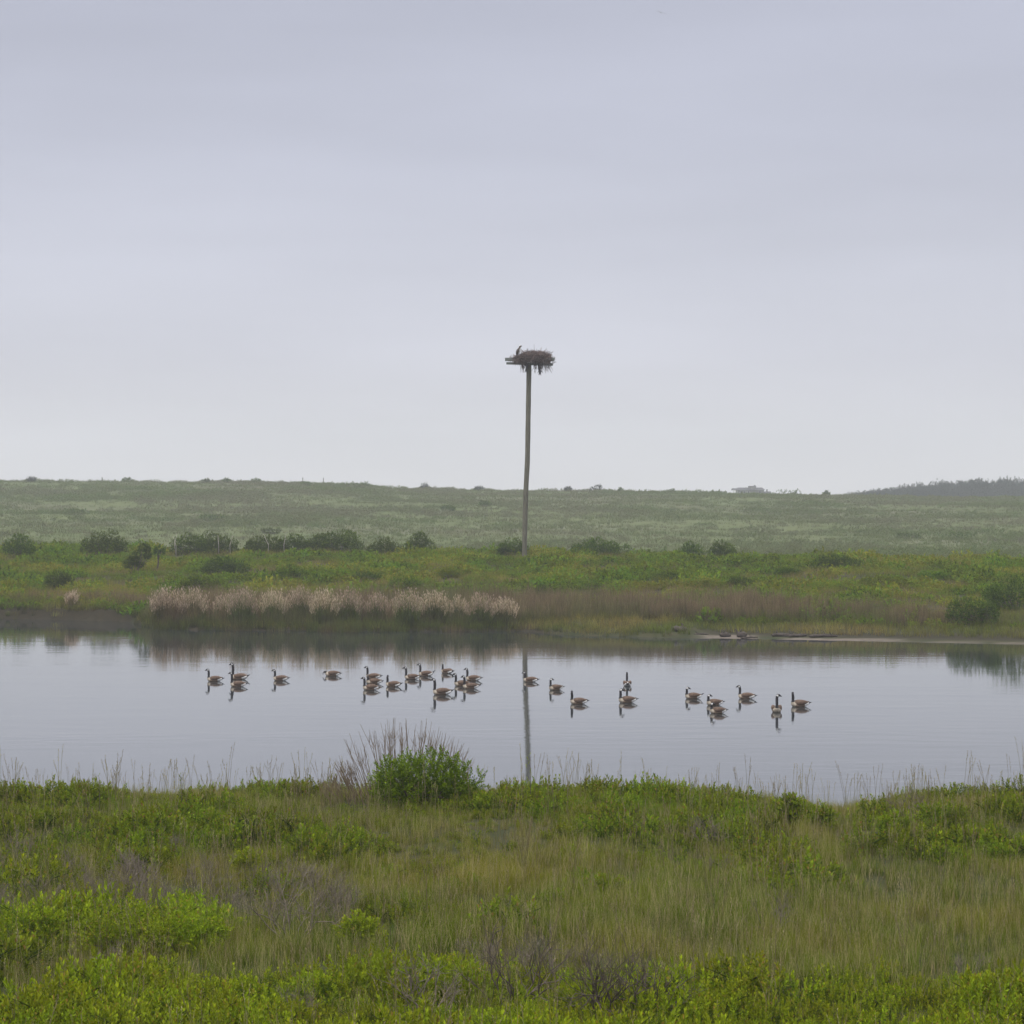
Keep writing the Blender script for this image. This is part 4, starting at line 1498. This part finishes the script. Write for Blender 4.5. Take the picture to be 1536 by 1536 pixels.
for sgn in (-1, 1):
    WK = np.array([(.02, .075, .30, .03, .05), (-.04, .125, .20, .045, .095), (-.10, .125, .06, .045, .095), (-.14, .06, -.08, .025, .05), (-.21, .03, -.22, .012, .02), (-.235, .02, -.27, .004, .006)])
    C2, t2 = catmull(WK, 18)
    pth = np.stack([C2[:, 0], sgn * C2[:, 1], C2[:, 2]], 1)
    sd2 = np.zeros_like(pth)
    sd2[:, 1] = 1
    V2, Q2, cp2, _, _ = loft(pth, np.maximum(C2[:, 3], .004), np.maximum(C2[:, 4], .004), sd2, 10)
    poly_obj('wing', V2, [tuple(q) for q in Q2] + cp2, M['o_brown'], osp, smooth=True)

# small bird high in the sky
TD = 165.0
K = np.array([(-.17, 0, .004, .004), (-.12, 0, .022, .012), (-.03, 0, .035, .032), (.06, .005, .032, .032), (.12, .01, .024, .024), (.16, .005, .010, .010), (.19, 0, .003, .003)])
C, ts = catmull(K, 22)
path = np.stack([C[:, 0], np.zeros(len(C)), C[:, 1]], 1)
side = np.zeros_like(path)
side[:, 1] = 1
V, Q, caps, _, _ = loft(path, C[:, 2] + .002, C[:, 3] + .002, side, 8)
tern = poly_obj('flying_bird', V, [tuple(q) for q in Q] + caps, M['tern'], loc=(gx(991, TD), TD, HC + (YH - 20) / F * TD), smooth=True)
tag(tern, 'faint pale bird gliding high in the grey sky', 'bird')
for sgn in (-1, 1):
    P_ = [(.06, 0, .01), (.08, .16, .05), (.02, .30, .04), (-.06, .42, .01), (-.10, .43, .008), (-.05, .28, .03), (-.05, .14, .04), (-.05, 0, .01)]
    top = [np.array([a, sgn * b, c + .006]) for a, b, c in P_]
    bot = [np.array([a, sgn * b, c - .006]) for a, b, c in P_]
    n_ = len(P_)
    fcs = [(0, 1, 6, 7), (1, 2, 5, 6), (2, 3, 4, 5)]
    fcs += [tuple(q + n_ for q in f[::-1]) for f in fcs] + [(i, (i + 1) % n_, (i + 1) % n_ + n_, i + n_) for i in range(n_)]
    poly_obj('wing', top + bot, fcs, M['tern'], tern)
tern.rotation_euler = (math.radians(14), math.radians(-10), math.radians(100))

# ------------------------------------------------------------------ distant house
HD = 600.0
sH = F / HD


def hx(p_):
    return gx(p_, HD)


def hzz(y_):
    return HC + (YH - y_) / sH


house = empty('house', (hx(1125), HD, hzz(745)))
tag(house, 'hazy grey shingled house with a chimney on the skyline', 'house')
ox, oz = hx(1125), hzz(745)


def lx(p_):
    return hx(p_) - ox


def lz(y_):
    return hzz(y_) - oz


def box(name, x0, x1, y0, y1, z0, z1, mat, parent):
    V = [(a, b, c) for a in (x0, x1) for b in (y0, y1) for c in (z0, z1)]
    Fc = [(0, 1, 3, 2), (4, 6, 7, 5), (0, 4, 5, 1), (2, 3, 7, 6), (0, 2, 6, 4), (1, 5, 7, 3)]
    return poly_obj(name, V, Fc, mat, parent)


def gable(name, x0, x1, y0, y1, z0, z1, mat, parent, ov=.25, hip=0.0):
    ym = (y0 + y1) / 2
    V = [(x0 - ov, y0 - ov, z0), (x1 + ov, y0 - ov, z0), (x1 + ov, y1 + ov, z0), (x0 - ov, y1 + ov, z0), (x0 - ov + hip, ym, z1), (x1 + ov - hip, ym, z1)]
    return poly_obj(name, V, [(3, 2, 1, 0), (0, 1, 5, 4), (2, 3, 4, 5), (0, 4, 3), (1, 2, 5)], mat, parent)


box('wall', lx(1107), lx(1146), 0, 5, -1.5, lz(735), M['shingle'], house)
gable('roof', lx(1107), lx(1146), 0, 5, lz(735), lz(731.2), M['roof'], house, .3, .5)
box('dormer', lx(1125), lx(1134.5), .5, 4.5, lz(734.9), lz(729.6), M['shingle'], house)
gable('dormer_roof', lx(1125), lx(1134.5), .5, 4.5, lz(729.6), lz(728.8), M['roof'], house, .12)
box('chimney', lx(1132.2), lx(1134.4), 2.0, 2.6, lz(729.2), lz(727.4), M['shingle'], house)
box('side_wing', lx(1146.02), lx(1157), 1, 4, -1.5, lz(739.5), M['shingle'], house)
gable('side_roof', lx(1146.4), lx(1157), 1, 4, lz(739.5), lz(737), M['roof'], house, .15)
box('vent_stack', lx(1151), lx(1152.6), 2.0, 2.5, lz(738), lz(734), M['roof'], house)
gable('porch_roof', lx(1100), lx(1106.4), 0, 5, lz(735.2), lz(732.2), M['roof'], house, .1)
for q in (1100.6, 1103.2, 1105.8):
    box('porch_post', lx(q), lx(q) + .16, .1, .26, -1.5, lz(735.2), M['white'], house)
for q in (1110, 1115, 1121, 1138):
    wv = box('window', lx(q), lx(q) + .62, -.04, -.002, lz(740), lz(736.4), M['white'], house)
    box('pane', lx(q) + .07, lx(q) + .55, -.055, -.042, lz(739.7), lz(736.7), M['glass'], wv)

# ------------------------------------------------------------------ sea air: one closed box of even haze
hb = box('haze', -1700, 1700, -290, 1440, -2.2, 52.0, None, None)
m, n = new_mat('haze_air')
v = N(n, "ShaderNodeVolumePrincipled")
v.inputs["Color"].default_value = (0.93, 0.95, 1.0, 1)
v.inputs["Density"].default_value = 0.00056
v.inputs["Anisotropy"].default_value = 0.2
o = N(n, "ShaderNodeOutputMaterial")
n.links.new(v.outputs[0], o.inputs["Volume"])
hb.data.materials.append(m)
tag(hb, kind='stuff')
